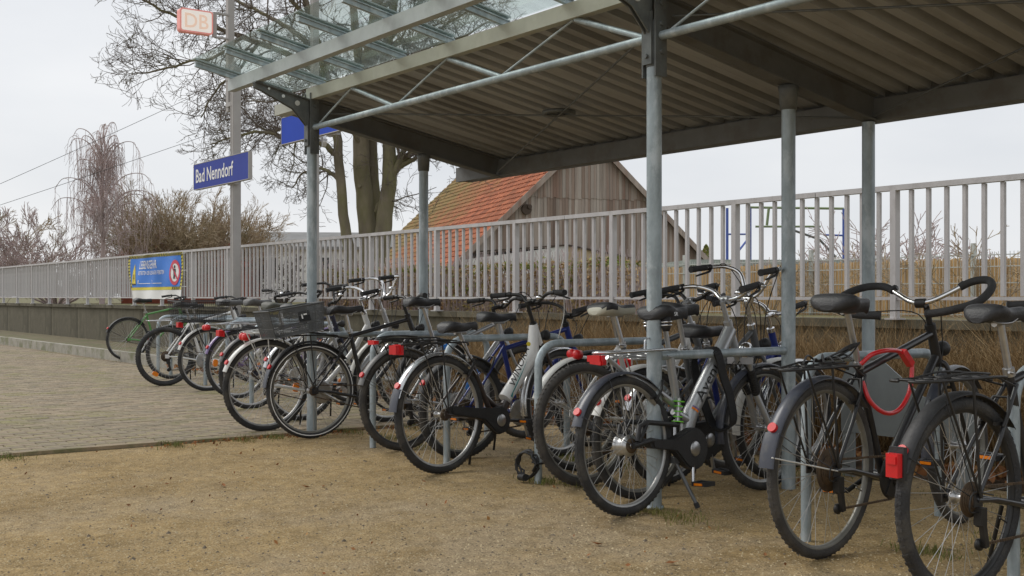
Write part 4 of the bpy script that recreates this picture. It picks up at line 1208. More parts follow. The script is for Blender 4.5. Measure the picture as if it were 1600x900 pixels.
def tube_text(body, A, B, t0, w, h, r, m_, parent, slices=6, shear=0.0, v0=0.0, bold=0.0):
    A, B = Vector(A), Vector(B); d = (B - A).normalized(); up = Vector((-d.z, 0, d.x))
    vs, fs = text_polys(body, w, h, slices, shear, bold)
    q = MB(); P = []
    for u, v, _ in vs:
        ph = (v - h / 2 + v0) / r
        P.append(A + d * (t0 + u) + up * (r * math.sin(ph)) + Vector((0, -1, 0)) * (r * math.cos(ph)))
    q.add(P, fs)
    return q.build("lettering", m_, parent)

# --- the near silver full-suspension city bicycle
silver, K = bike(.0725, -.242, 6.0, "silver bicycle with green shock spring, double kickstand and wide sprung saddle beside the near post",
    dict(R=.336, tw=.023, wb=1.11, kind='susp', susp=True, frame='frame_silver', head=.20, fender='fender_navy', 
         rack='fender_silver', rack_dx=.15, rack_kind='tubular', rack_h=.11, light='bar', sl=.17, saddle_dx=.03, saddle_z=.985, wide=True, springs=True, saddle_mark=True, post='frame_silver',
         bar='city', rise=.13, reach=.03, bar_mat='chrome', stem='frame_silver', sus_fork=True, fork='frame_silver', chain_case=True, case_x=.13, case_tail=.022, case_z=.335, hub='big',
         stand='double', crank=-98, rim='rim_alu', lean=-3, steer=-6, cables=3, st=.46, bell=True, lamp_mat='chrome', stripe=False, crank_mat='chrome'))
A_, B_ = K['BB'] + Vector((.06, 0, .17)), K['HT'] - K['hdir'] * .03
tube_text("Avenue", A_, B_, .07, .30, .052, .0435, "ink_black", silver, 6, .1, .023)
q = MB(); d_ = (B_ - A_).normalized()
for j, m_ in enumerate(("frame_purple", "yellow")):
    vs = []
    for k in range(5):
        ph = (-.004 + .011 * k) / .0435
        up = Vector((-d_.z, 0, d_.x))
        for u in (.008 + .011 * (1 - j), .019 + .011 * (1 - j)): vs.append(A_ + d_ * u + up * (.0435 * math.sin(ph)) + Vector((0, -1, 0)) * (.0435 * math.cos(ph)))
    q.k = j; q.add(vs, [(2 * k, 2 * k + 1, 2 * k + 3, 2 * k + 2) for k in range(4)])
q.build("sticker", ["frame_purple", "orange_lens"], silver)
# black strap lock hung over the stand and round the silver frame
q = MB()
def bikeM(root): 
    return Matrix.Translation(root.location) @ root.rotation_euler.to_matrix().to_4x4()
Ms = bikeM(silver)
loop = curve([Ms @ Vector(p) for p in ((.66, .03, .775), (.665, -.055, .765), (.71, -.06, .63), (.755, -.062, .52), (.78, -.05, .38), (.755, .05, .37), (.70, .075, .52), (.65, .085, .70), (.655, .06, .775))], 6)
for i in range(len(loop) - 1): q.bar(loop[i], loop[i + 1], .010, .056, up=Ms.to_3x3() @ Vector((1, 0, .35)))
tag(q.build("strap_lock", "strap_black"), "wide black strap lock looped over the stand and the silver bicycle's down tube", "bike lock")

# --- black trekking bicycle with loop bar
trek, K = bike(1.204, -.206, 5, "black trekking bicycle with loop handlebar, black rack and rusty sprockets beside the grey panel",
    dict(R=.357, tw=.021, wb=1.10, kind='diamond', frame='black_paint', fender='fender_navy', flap=True, rack='black_metal', rack_h=.055, light=None,
         saddle_z=1.035, sl=.36, wide=True, post='steel', bar='loop', rise=.11, reach=-.06, steer=8, bar_mat='chrome', derailleur=True, dress=True, rim='rim_dull', tyre='tyre_grey',
         hub='black', stand=None, crank=20, saddle_tilt=2, lean=0, crank_mat='black_metal', headlight=True, bell=False))
q = MB(); a_ = R(172); q.tube([(.0, -.07, .357), (.38 * math.cos(a_) * 1.0, -.03, .357 + .38 * math.sin(a_) + .03)], .003, 6)
q.build("mudguard_stay", "fender_white", trek)
# bundled elastic cords and a book-like clip on its rack
q = MB()
for k in range(6):
    rr_ = random.Random(k)
    q.tube(curve([(-.22 + .07 * k, -.06, .79), (-.10 + .05 * k, .0, .80 + .02 * rr_.random()), (.05 + .02 * k, .05, .79), (.15, -.02, .80 + .05 * rr_.random()), (.22, -.03, .86)], 5), .004, 5)
Mt = bikeM(trek); q.v = [tuple(Mt @ Vector(p)) for p in q.v]
tag(q.build("elastic_cord", "cable_black"), "tangle of black elastic cords on the trekking bicycle's rack", "cord")
# red cable lock
q = MB()
lp = curve([Mt @ Vector(p) for p in ((.24, -.03, .70), (.25, -.06, .62), (.31, -.09, .57), (.40, -.10, .575), (.48, -.10, .635), (.525, -.09, .72), (.53, -.08, .785), (.46, -.07, .818), (.36, -.07, .825), (.28, -.05, .81), (.245, -.02, .77))], 8)
q.tube(lp, .0098, 10)
lk = tag(q.build("cable_lock", "lock_red"), "thick red cable lock looped through the black trekking bicycle's frame", "bike lock")
q = MB(); q.bar(Mt @ Vector((.475, -.075, .818)), Mt @ Vector((.535, -.08, .76)), .028, .028); q.build("lock_head", "lock_red", lk)

# --- bicycle at the right edge
bike(1.90, -.33, -1, "rightmost bicycle, black with a tall red rear light on its mudguard",
    dict(R=.352, tw=.024, frame='black_paint', kind='diamond', fender='black_plastic', light='guard', fend_rack=None, saddle_z=1.0, bar='riser', rim='rim_black', derailleur=True, stand='side'))
# --- pale cruiser left of the near stand
bike(-.235, .116, 2, "grey city bicycle with high chrome handlebar close behind the silver bicycle, white mudguard",
    dict(R=.342, kind='mixte', frame='frame_grey', fender='fender_white', rack='steel', light='bar', saddle_z=1.0, wide=True, bar='cruiser', rise=.16, reach=.02, bar_mat='chrome', stem='chrome', rim='rim_dull', lean=3, chain_case=True))
# --- low blue bicycle further back
bike(-.5, .56, 0, "low blue bicycle with round chrome headlight, set back behind the bicycles at the near post",
    dict(R=.325, kind='low', frame='frame_blue', down_r=.026, fender='fender_silver', rack='steel', light='box', saddle_z=.87, wide=True, bar='city', rise=.10, bar_mat='chrome', stem='chrome', lamp_mat='chrome', rim='rim_alu', lean=2))
# --- grey mountain bike, bare tyres, cream saddle
bike(-.70, .146, -2, "dark grey mountain bike without mudguards, cream and black saddle, left of near post",
    dict(R=.342, tw=.026, kind='mtb', frame='frame_grey', fender=None, rack=None, light=None, saddle_z=.995, wide=True, saddle_side='cream', bar='city', rise=.15, reach=.05, bar_mat='black_metal', stem='frame_silver', tyre='tyre_grey', rim='rim_dull', derailleur=True, top_r=.017, lean=-3, hub='steel'))
# --- white bicycle with double red lamp
bike(-1.19, .476, -1, "white bicycle with double red lamp half hidden behind the stand with the coiled lock",
    dict(R=.338, kind='low', frame='frame_white', down_r=.024, fender='fender_white', rack=None, light='lobes', light_x=-.04, saddle_z=.985, bar='riser', bar_ends=True, rise=.13, reach=.06, rim='rim_dull', lean=3))
# --- white and brown bicycle
wino, K = bike(-1.568, -.25, 9.5, "white and brown bicycle with WINORA lettering and slim black chain case",
    dict(R=.350, tw=.023, wb=1.07, kind='low', split_down='frame_white', frame='frame_brown', head=.13, sl=.47, st=.42,  fender='fender_silver', flap=True, rack='black_metal', rack_h=.075, light='box',
         saddle_z=.88, wide=False, bar='riser', rise=.15, reach=.05, rim='rim_alu', chain_case=True, case_x=.03, case_r=.082, case_tail=.026, case_z=.375, crank=-5, hub='steel', stand='side', post='steel', lean=-2, saddle_tilt=-2, crank_mat='black_metal'))
A_, B_ = K['HB'] * .16 + K['BB'] * .84 + Vector((.035, 0, .05)), K['HT']
tube_text("WINORA", A_, B_, .09, .27, .044, .0465, "ink_black", wino, 6, .25, .022, .004)
q = MB(); d_ = (B_ - A_).normalized(); up = Vector((-d_.z, 0, d_.x)); vs = []
for i in range(9):
    t = .02 + .30 * i / 8
    for v in (-.026, -.026 + .028 * (1 - i / 8)):
        ph = v / .0462; vs.append(A_ + d_ * t + up * (.0462 * math.sin(ph)) + Vector((0, -1, 0)) * (.0462 * math.cos(ph)))
q.add(vs, [(2 * i, 2 * i + 2, 2 * i + 3, 2 * i + 1) for i in range(8)]); q.build("stripe", "teal", wino)
q = MB(); q.disc(A_ + d_ * .39 + up * .014 + Vector((0, -.036, 0)), Vector((0, 1, 0)) - up * .42, .014, .004, 14); q.build("round_sticker", "yellow", wino)
q = MB(); q.tube(curve([K['sc'] + Vector((.03, -.13, .03)), K['sc'] + Vector((.13, -.14, .05)), K['sc'] + Vector((.19, -.10, -.08)), K['sc'] + Vector((.17, -.06, -.24))], 6), .0035, 6); q.build("gear_cable", "fender_white", wino)

# --- blue mountain bike behind
bike(-2.02, .187, 0, "blue mountain bike behind the white and brown bicycle, with orange reflectors",
    dict(R=.330, tw=.026, kind='mtb', frame='frame_blue', fender='black_plastic', rack=None, light=None, saddle_z=.93, bar='city', rise=.06, reach=.05, bar_mat='black_metal', rim='rim_dull', derailleur=True, down_r=.022, lean=3, refl=1))
# --- silver and blue trekking
bike(-2.59, .09, 4, "silver bicycle with bright blue bands on its frame and a wide black straight handlebar",
    dict(R=.345, tw=.023, wb=1.10, kind='mtb', frame='frame_silver', top_colour='frame_sky', fender='fender_grey', flap=False, rack='black_metal', rack_dx=.10, rack_h=.075, light='bar', sl=.34, saddle_z=1.025, bar='riser', rise=.09, reach=.08,
         rim='rim_black', tyre='tyre_grey', derailleur=True, st=.47, down_r=.021, lean=-2, stand='side'))
# --- black bicycle with soft basket at the left post
bike(-3.575, -.11, -2, "black bicycle carrying a grey mesh basket in front of the left front shelter post",
    dict(R=.352, tw=.022, kind='diamond', frame='black_paint', fender='black_plastic', flap=True, rack='black_metal', rack_h=.06, light=None, sl=.22, saddle_z=.965, bar='riser', rise=.10, rim='rim_dull', stripe=True,
         derailleur=False, stand=None, lean=-2, saddle_tilt=-3, crank=-35, crank_mat='black_metal',
         basket=dict(x0=-.33, x1=.05, w=.27, h=.20, mat='mesh_grey', tilt=-9, badge=True, n=44)))
# --- white bicycle with bright mudguard
bike(-4.04, -.27, 0, "white bicycle with shiny mudguard and double red lamp just left of the left front post",
    dict(R=.352, tw=.022, kind='low', frame='frame_white', down_r=.022, fender='fender_white', rack='fender_white', rack_dx=.14, rack_h=.055, light='lobes', refl=1, saddle_z=.95, bar='city', rise=.12, bar_mat='chrome', stem='chrome', rim='rim_alu', lean=3, stand='side', crank=-30, saddle='saddle_grey'))
bike(-4.56, .28, 3, "white silver bicycle with a thick pale head tube, second from the left front post",
    dict(R=.340, kind='low', frame='frame_silver', down_r=.036, head=.19, fender='fender_silver', rack='steel', light='bar', saddle_z=.93, wide=True, bar='cruiser', rise=.12, bar_mat='chrome', stem='steel', rim='rim_alu', lean=-2, saddle='saddle_grey'))
# --- the group on the paving
bike(-5.75, .35, 5, "dark bicycle with a yellow bag under its olive saddle",
    dict(R=.335, kind='diamond', frame='frame_navy', fender='fender_grey', rack='black_metal', light='box', saddle_z=.96, wide=True, saddle='saddle_olive', under_bag=True, bar='cruiser', rise=.11, bar_mat='black_metal', lean=3))
bike(-6.85, .68, 2, "purple bicycle with a pale rim and purple mudguard on the paving",
    dict(R=.345, kind='mixte', frame='frame_purple', fender='frame_purple', rack='steel', light='lobes', saddle_z=.99, wide=True, saddle='saddle_grey', bar='city', rise=.12, bar_mat='black_metal', rim='rim_alu', lean=-2, bell=True, refl=2))
bike(-7.93, .784, 1, "bicycle with a wide black wire basket and white mudguard on the paving",
    dict(R=.345, kind='low', frame='frame_white', down_r=.024, fender='fender_white', rack='black_metal', rack_h=.07, light='box', saddle_z=.985, wide=True, saddle='saddle_grey', bar='riser', rise=.16, rim='rim_alu', lean=2, refl=1,
         basket=dict(x0=-.36, x1=.12, w=.34, h=.21, mat='black_metal', tilt=0, n=24)))
bike(-8.9, .65, 0, "white mountain bike with bare black tyres and an orange spoke reflector on the paving",
    dict(R=.342, tw=.026, kind='mtb', frame='frame_white', fender=None, rack=None, light=None, saddle_z=.95, bar='straight', rise=.06, rim='rim_black', derailleur=True, lean=-2, spin=2.4, refl=1))
bike(-10.0, 1.12, 0, "dark grey bicycle with a long flat rack behind the white mountain bike",
    dict(R=.335, kind='diamond', frame='frame_grey', fender='fender_grey', rack='steel', light=None, saddle_z=.93, bar='city', rise=.08, rim='rim_dull', lean=2))
bike(-14.55, 2.0, 0, "green bicycle standing furthest left by the wall",
    dict(R=.345, kind='diamond', frame='frame_green', fender='black_plastic', rack=None, light=None, saddle_z=.99, wide=True, bar='city', rise=.08, rim='rim_alu', lean=3))

# coiled cable lock at the foot of a stand
q = MB(); rl = random.Random(4)
c0 = Vector((-.95, -.0, .085))
for k in range(5):
    ang = rl.uniform(0, PI); nrm_t = rl.uniform(-.35, .35)
    pts = []
    for i in range(18):
        a = 2 * PI * i / 18
        pts.append(c0 + Vector((-.045 + .062 * math.cos(a) * math.cos(nrm_t), -.045 + .05 * math.cos(a) * math.sin(ang) * .6, .02 + .075 * math.sin(a))) + Vector((rl.uniform(-.01, .01),) * 3))
    q.tube(pts, .006, 7, closed=True)
q.tube(curve([c0 + Vector((.032, -.02, .03)), c0 + Vector((.0, -.034, .035)), c0 + Vector((-.034, -.01, .03)), c0 + Vector((-.01, .034, .03)), c0 + Vector((.030, .02, .03)), c0 + Vector((.032, -.02, .03))], 4), .006, 7)
q.tube([c0 + Vector((-.09, -.06, -.055)), c0 + Vector((-.025, -.07, -.05))], .021, 12)
tag(q.build("cable_lock", "cable_black"), "black cable lock coiled round the foot of a bike stand", "bike lock")

# ------------------------------------------------------------------ station signs and banner
SY = 3.60
def station_sign(x0, x1, z0, z1, text, label):
    t = thing("station_sign", label, "sign", ((x0 + x1) / 2, SY - .10, z0))
    w, h = x1 - x0, z1 - z0
    q = MB(); q.box((0, 0, h / 2), (w, .06, h)); q.build("panel", "sign_blue" if text else "sign_blue_bright", t)
    q = MB()
    for sx in (-1, 1): q.box((sx * (w / 2 + .006), 0, h / 2), (.012, .066, h + .012))
    for sz in (0, 1): q.box((0, 0, sz * h + (sz * 2 - 1) * .006), (w, .066, .012))
    q.build("edge_frame", "mast_grey", t)
    if text:
        vs, fs = text_polys(text, w * .70, h * .56, bold=.014); q = MB(); q.add([(-w * .455 + u, -.034, h * .24 + v) for u, v, _ in vs], fs); q.build("lettering", "ink_white", t)
    q = MB(); q.box((w * .155, .055, h * .5), (.22, .05, .10)); q.box((w * .155, .055, -.02), (.26, .09, .03)); q.build("clamp", "mast_grey", t)
    return t
station_sign(-15.50, -13.12, 2.94, 3.37, "Bad Nenndorf", "blue station name sign with white lettering Bad Nenndorf on a square grey mast")
station_sign(-11.88, -9.55, 3.35, 3.74, None, "blank blue station sign half hidden behind the left front shelter post")
def mast(x, y, w, z0, z1, label, extra=None):
    t = thing("mast", label, "mast", (x, y, 0))
    q = MB(); q.box((0, 0, (z0 + z1) / 2), (w, w * .8, z1 - z0)); q.build("shaft", "mast_grey", t)
    q = MB()
    for sx in (-1, 1): q.box((sx * w * .30, -w * .41, (z0 + z1) / 2), (w * .10, .012, z1 - z0 - .1))
    q.build("rib", "mast_grey", t)
    return t
t = mast(-13.95, SY, .155, 0.05, 4.86, "square grey mast carrying the Bad Nenndorf sign")
q = MB(); q.box((-.23, 0, 6.2), (.105, .11, 4.1)); q.build("upper_shaft", "mast_grey", t)
for z_ in (4.26, 4.7):
    q = MB(); q.box((-.11, 0, z_), (.30, .13, .07)); q.build("joint_bracket", "mast_grey", t)
t = mast(-11.03, SY, .11, 0.05, 8.2, "plain grey mast behind the left front shelter post")
q = MB(); q.disc((.34, -.02, 3.27), (-.3, -1, 0), .075, .05, 20); q.build("round_lamp", "clear_lens", t)
q = MB(); q.tube([(0, 0, 3.30), (.34, .02, 3.30)], .015, 8); q.build("lamp_arm", "mast_grey", t)

# railway logo light box
db = thing("logo_box", "glare-washed pale light box with the letters DB on the mast above the canopy corner", "sign", (-14.14, 2.98, 5.36))
W_, H_ = .56, .385
def rr_out(w, h, r_):
    o = []
    for (cx, cz, a0) in ((w / 2 - r_, h / 2 - r_, 0), (-w / 2 + r_, h / 2 - r_, 90), (-w / 2 + r_, -h / 2 + r_, 180), (w / 2 - r_, -h / 2 + r_, 270)):
        for i in range(5):
            a = R(a0 + 22.5 * i); o.append((cx + r_ * math.cos(a), cz + r_ * math.sin(a)))
    return o
def yz_plate(out, x0, x1, z): # outline in (y, z)
    q = MB(); N = len(out); vs = [(x0, a, z + b) for a, b in out] + [(x1, a, z + b) for a, b in out]
    q.add(vs, [tuple(range(N)), tuple(range(2 * N - 1, N - 1, -1))] + [(i, i + N, (i + 1) % N + N, (i + 1) % N) for i in range(N)]); return q
yz_plate(rr_out(W_, H_, .05), -.07, .07, .205).build("case", "db_red", db)
yz_plate(rr_out(W_ - .05, H_ - .05, .035), -.072, .074, .205).build("face", "db_face", db)
vs, fs = text_polys("DB", .40, .235, bold=.012)
q = MB(); q.add([(.077, -.20 + u, .085 + v) for u, v, _ in vs], fs); q.build("lettering", "db_peach", db)
q = MB(); q.box((0, .33, .205), (.06, .06, H_ + .03)); q.box((0, .46, .0), (.05, .24, .03)); q.box((0, .46, .40), (.05, .24, .03)); q.build("bracket", "mast_grey", db)

# warning banner tied to the railing
ban = thing("warning_banner", "blue warning banner LEBENSGEFAHR with yellow border tied to the railing", "banner", (-18.62, FENCE_Y - .06, 1.0))
BW, BH, BT = 3.06, .98, 1.905          # width, height, top
def wrinkle(u, z): return .022 * math.sin(u * 3.1 + z * 5) + .012 * math.sin(u * 7 - z * 4) - .018 * abs(math.sin((u + z) * 2.2))
def patch(q, u0, u1, z0, z1, off, nu=1, nz=1):
    vs = []
    for j in range(nz + 1):
        for i in range(nu + 1):
            u = u0 + (u1 - u0) * i / nu; z = z0 + (z1 - z0) * j / nz
            vs.append((u, wrinkle(u, z) - off, z))
    q.add(vs, [(j * (nu + 1) + i, j * (nu + 1) + i + 1, (j + 1) * (nu + 1) + i + 1, (j + 1) * (nu + 1) + i) for j in range(nz) for i in range(nu)], True)
zb = .22
q = MB(); patch(q, -BW / 2, BW / 2, zb - .21 + .0, BT - 1.0, 0, 60, 20); q.build("sheet", "banner_white", ban)
q = MB(); patch(q, -BW / 2 + .0, BW / 2, zb - .03, BT - 1.0, .004, 60, 14); q.build("border", "banner_yellow", ban)
q = MB(); patch(q, -BW / 2 + .10, BW / 2 - .09, zb + .03, BT - 1.06, .008, 54, 12); q.build("field", "banner_blue", ban)
q = MB()
def slash(q, u, z, du, dz):
    vs = [(u, z), (u + .035, z), (u + .035 + du, z + dz), (u + du, z + dz)]
    q.add([(a, wrinkle(a, b) - .012, b) for a, b in vs], [(0, 1, 2, 3)])
for i in range(5): slash(q, BW / 2 - .50 + .085 * i, zb - .03, .05, .06)
for i in range(44): slash(q, -BW / 2 + .01 + .069 * i, BT - 1.06, .025, .06)
for i in range(10):
    z = zb + .02 + .065 * i
    for u in (-BW / 2 + .005, BW / 2 - .085): 
        vs = [(u, z), (u + .08, z + .02), (u + .08, z + .04), (u, z + .02)]; q.add([(a, wrinkle(a, b) - .012, b) for a, b in vs], [(0, 1, 2, 3)])
q.build("hazard_stripe", "ink_black", ban)
def btext(s_, u, z, w, h):
    vs, fs = text_polys(s_, w, h, slices=3, bold=.008); q = MB(); q.add([(u + a, wrinkle(u + a, z + b) - .014, z + b) for a, b, _ in vs], fs); q.build("lettering", "ink_white", ban)
btext("LEBENSGEFAHR", -.92, .62, 1.16, .17)
btext("BETRETEN DER GLEISANLAGEN VERBOTEN", -.92, .50, 1.52, .080)
btext("1", -.90, .32, .035, .075); btext("2", -.22, .32, .05, .075)
q = MB(); patch(q, -.84, -.30, .318, .330, .014, 6); patch(q, -.14, .40, .318, .330, .014, 6); q.build("underline", "ink_white", ban)
def tri(q, pts, off): q.add([(a, wrinkle(a, b) - off, b) for a, b in pts], [tuple(range(len(pts)))])
q = MB(); vs = []
for j in range(9):
    z = .31 + .42 * j / 8; hw_ = .17 * (1 - j / 8) + .002
    for i in range(5): u = -1.19 + hw_ * (i / 2 - 1); vs.append((u, wrinkle(u, z) - .015, z))
q.add(vs, [(j * 5 + i, j * 5 + i + 1, j * 5 + i + 6, j * 5 + i + 5) for j in range(8) for i in range(4)]); q.build("warning_triangle", "yellow", ban)
q = MB(); tri(q, [(-1.36, .30), (-1.19, .30), (-1.19, .325), (-1.35, .325)], .020); tri(q, [(-1.19, .30), (-1.02, .30), (-1.03, .325), (-1.19, .325)], .020); tri(q, [(-1.20, .52), (-1.17, .52), (-1.175, .45), (-1.14, .45), (-1.19, .35), (-1.18, .42), (-1.22, .42)], .021); q.build("bolt_pictogram", "ink_black", ban)
def ring(q, cx, cz, r0, r1, off, n=28, ez=1.0):
    vs = []
    for i in range(n):
        a = 2 * PI * i / n
        for r_ in (r0, r1): vs.append((cx + r_ * math.cos(a), cz + r_ * math.sin(a) * ez))
    q.add([(a, wrinkle(a, b) - off, b) for a, b in vs], [(2 * i, 2 * i + 1, (2 * i + 3) % (2 * n), (2 * i + 2) % (2 * n)) for i in range(n)])
q = MB(); ring(q, 1.17, .52, 0.001, .185, .012); q.build("sign_disc", "banner_white", ban)
q = MB(); ring(q, 1.17, .52, .175, .245, .016); q.add([(a, wrinkle(a, b) - .020, b) for a, b in ((1.03, .63), (1.06, .66), (1.31, .41), (1.28, .38))], [(0, 1, 2, 3)]); q.build("prohibition_ring", "banner_red", ban)
q = MB(); ring(q, 1.165, .63, .0005, .032, .018, 14)
tri(q, [(1.12, .59), (1.21, .59), (1.22, .46), (1.19, .46), (1.195, .40), (1.165, .40), (1.16, .47), (1.145, .40), (1.115, .40), (1.13, .47)], .018); q.build("figure_pictogram", "ink_black", ban)
q = MB()
for (u, z) in ((BW / 2 - .02, BT - 1.03), (BW / 2 - .02, .55), (BW / 2 - .02, .24), (-BW / 2 + .02, BT - 1.03), (0, BT - 1.0), (-.75, BT - 1.0), (.75, BT - 1.0)):
    q.tube([(u, wrinkle(u, z) - .01, z), (u + .10, .06, z + .01)], .006, 5)
q.build("cable_tie", "ink_white", ban)

# overhead wires far left
t = MB(); 
w0 = [site(-26.0, 30, 10.2), site(-8.4, 30, 6.15), site(-2, 30, 4.6)]
def sag(a, b, n=24, s_=.35): return [a.lerp(b, i / n) - Vector((0, 0, s_ * math.sin(PI * i / n))) for i in range(n + 1)]
for (p0, p1, lb) in (((200, 191), (275, 157), "thin overhead wire, upper of the two at the left"), ((200, 247), (440, 165), "thin overhead wire, lower of the two at the left")):
    D = 34.0
    def wp(px, py, D): return site((px - 800) / 1800 * D, D, 1.05 + (464 - py) / 1800 * D)
    s_ = (p1[1] - p0[1]) / (p1[0] - p0[0])
    a_ = wp(p0[0] - 500, p0[1] - 500 * s_, D); b_ = wp(p1[0] + 320, p1[1] + 320 * s_, D)
    q = MB(); q.tube(sag(a_, b_, 20, .12), .007, 5); tag(q.build("overhead_wire", "cable_black"), lb, "wire", "overhead wires")

# ------------------------------------------------------------------ barn
def frame_at(o, xdir, zrot=None):
    x = Vector(xdir).normalized(); z = Vector((0, 0, 1)); y = z.cross(x)
    return Matrix(((x.x, y.x, 0, o.x), (x.y, y.y, 0, o.y), (0, 0, 1, o.z), (0, 0, 0, 1)))
gd = EX * .945 + NY * .327
O_ = site(2.925, 45.0, 0)
barn = thing("barn", "old timber gabled barn with a mossy orange clay tile roof behind the railing", "barn", O_)
barn.matrix_world = frame_at(O_, gd)
HW, APEX, EAV, LEN = 5.36, 7.36, 2.30, 18.1       # half width, ridge, eaves, length (local y away)
slope = (APEX - EAV) / HW
rb = random.Random(11)
# walls
def wood_foot(u):          # lower edge of the boarding: low porch roofs fall away to both sides
    if u < -.9: return 3.03 - .085 * (-.9 - u)
    if u < 1.9: return 3.03 - .17 * (u + .9)
    return 2.05
q = MB(); q.prism([(-HW + .3, .8), (-.9, .8), (-.9, 3.03), (-HW + .3, 2.45)], -.14, .25); q.build("white_wall", "render_white", barn)
q = MB(); q.prism([(-.9, .8), (1.9, .8), (1.9, 2.55), (-.9, 3.03)], -.12, .25); q.build("beige_wall", "render_beige", barn)
q = MB(); q.prism([(1.9, .8), (HW - .05, .8), (HW - .05, EAV + .02), (1.9, 2.6)], .04, .25); q.build("side_wall", "barn_board", barn)
q = MB(); q.box((HW - .1, LEN / 2, 1.6), (.2, LEN - .4, 1.7)); q.box((-HW + .1, LEN / 2, 1.6), (.2, LEN - .4, 1.6)); q.prism([(-HW, .8), (HW, .8), (HW, EAV), (0, APEX - .1), (-HW, EAV)], LEN - .2, LEN - .05); q.build("back_wall", "render_beige", barn)
# gable boards, two tiers
bw = .132
x = -HW + .04
while x < HW - .04:
    w = bw * rb.uniform(.85, 1.12)
    x1 = min(x + w - .008, HW - .03)
    zt0, zt1 = APEX - slope * abs(x) - .03, APEX - slope * abs(x1) - .03
    if x < 0 < x1: zt0 = zt1 = APEX - slope * max(abs(x), abs(x1)) - .03
    m_ = rb.choice(["barn_board", "barn_board", "barn_board_b", "barn_board_c"])
    dy = rb.uniform(0, .018)
    zs = 4.88 + rb.uniform(-.03, .03)
    lo = min(wood_foot(x), wood_foot(x1)) - .01 + rb.uniform(-.012, .0)
    if min(zt0, zt1) > zs + .05:
        q = MB(); q.prism([(x, zs), (x1, zs), (x1, zt1), (x, zt0)], -.045 - dy, -.015 - dy); q.build("gable_board", m_, barn)
        top0 = top1 = zs + .03
    else: top0, top1 = zt0, zt1
    if min(top0, top1) > lo + .08:
        q = MB(); q.prism([(x, lo), (x1, lo), (x1, top1), (x, top0)], -.022 - dy, .01 - dy); q.build("gable_board", rb.choice(["barn_board", "barn_board_b", "barn_board_c"]), barn)
    x += w
for a_, b_ in (((-4.6, -.18, 2.75), (-.88, -.18, 3.06)), ((-.9, -.16, 3.06), (1.95, -.16, 2.57))):
    q = MB(); q.bar(a_, b_, .12, .055); q.build("drip_board", "dark_wood", barn)
q = MB()
for xx in (-2.55, 2.6): 
    zc = APEX - slope * abs(xx) - .55
    q.disc((xx, -.10, zc), (0, 1, 0), .20, .12, 14); q.disc((xx + .1, -.16, zc + .1), (0, 1, 0), .09, .12, 10)
q.build("purlin_end", "dark_wood", barn)
# roof: deck, verge boards, tiles
roof = None
q = MB()
for s_ in (-1, 1):
    ex = HW + .35
    q.add([(0, -.30, APEX + .04), (s_ * ex, -.30, APEX + .04 - slope * ex), (s_ * ex, LEN + .1, APEX + .04 - slope * ex), (0, LEN + .1, APEX + .04)], [(0, 1, 2, 3)])
    q.add([(0, -.30, APEX - .03), (s_ * ex, -.30, APEX - .03 - slope * ex), (s_ * ex, LEN + .1, APEX - .03 - slope * ex), (0, LEN + .1, APEX - .03)], [(3, 2, 1, 0)])
roof = q.build("roof", "dark_wood", barn)
q = MB()
for s_ in (-1, 1):
    ex = HW + .38
    q.bar((0, -.32, APEX + .0), (s_ * ex, -.32, APEX + .0 - slope * ex), .05, .20)
q.build("verge_board", "barn_board", roof)
sl = math.hypot(1, slope); ux = 1 / sl; uz = -slope / sl
rowl, tw_ = .335, .245
q = MB()
ex = (HW + .38) * sl
for s_ in (-1, 1):
    nrm = Vector((s_ * slope / sl, 0, 1 / sl)); dn = Vector((s_ * ux, 0, uz))
    nrow = int(ex / rowl) + 1
    for j in range(nrow):
        for i in range(int((LEN + .5) / tw_)):
            if s_ > 0 and j < 0: continue
            y = -.34 + i * tw_ + rb.uniform(-.012, .012); d0 = j * rowl + rb.uniform(-.012, .012); d1 = d0 + rowl + .05
            base = Vector((0, 0, APEX + .05)); vs = []
            sk = rb.uniform(-.01, .01)
            for (dd, lift) in ((d0, .012), (d1, .060), (d1, .030)):
                for (ty, hz) in ((0, .0), (.22, .028), (.5, .048), (.75, .022), (1.0, 0.004)):
                    vs.append(base + dn * (dd + sk * ty) + Vector((0, y + ty * tw_ * 1.02, 0)) + nrm * (lift + hz))
            fs = []
            for r_ in range(2):
                for k in range(4):
                    a = r_ * 5 + k; f = (a, a + 1, a + 6, a + 5)
                    fs.append(f if s_ > 0 else f[::-1])
            q.add(vs, fs, False)
q.build("roof_tiles", "clay_tile", roof, "stuff")
q = MB()
n_ = int((LEN + .4) / .38)
for i in range(n_):
    y = -.32 + i * .38
    q.tube([(0, y, APEX + .07), (0, y + .40, APEX + .055)], [.13, .115], 10)
q.build("ridge_tiles", "clay_tile", roof, "stuff")

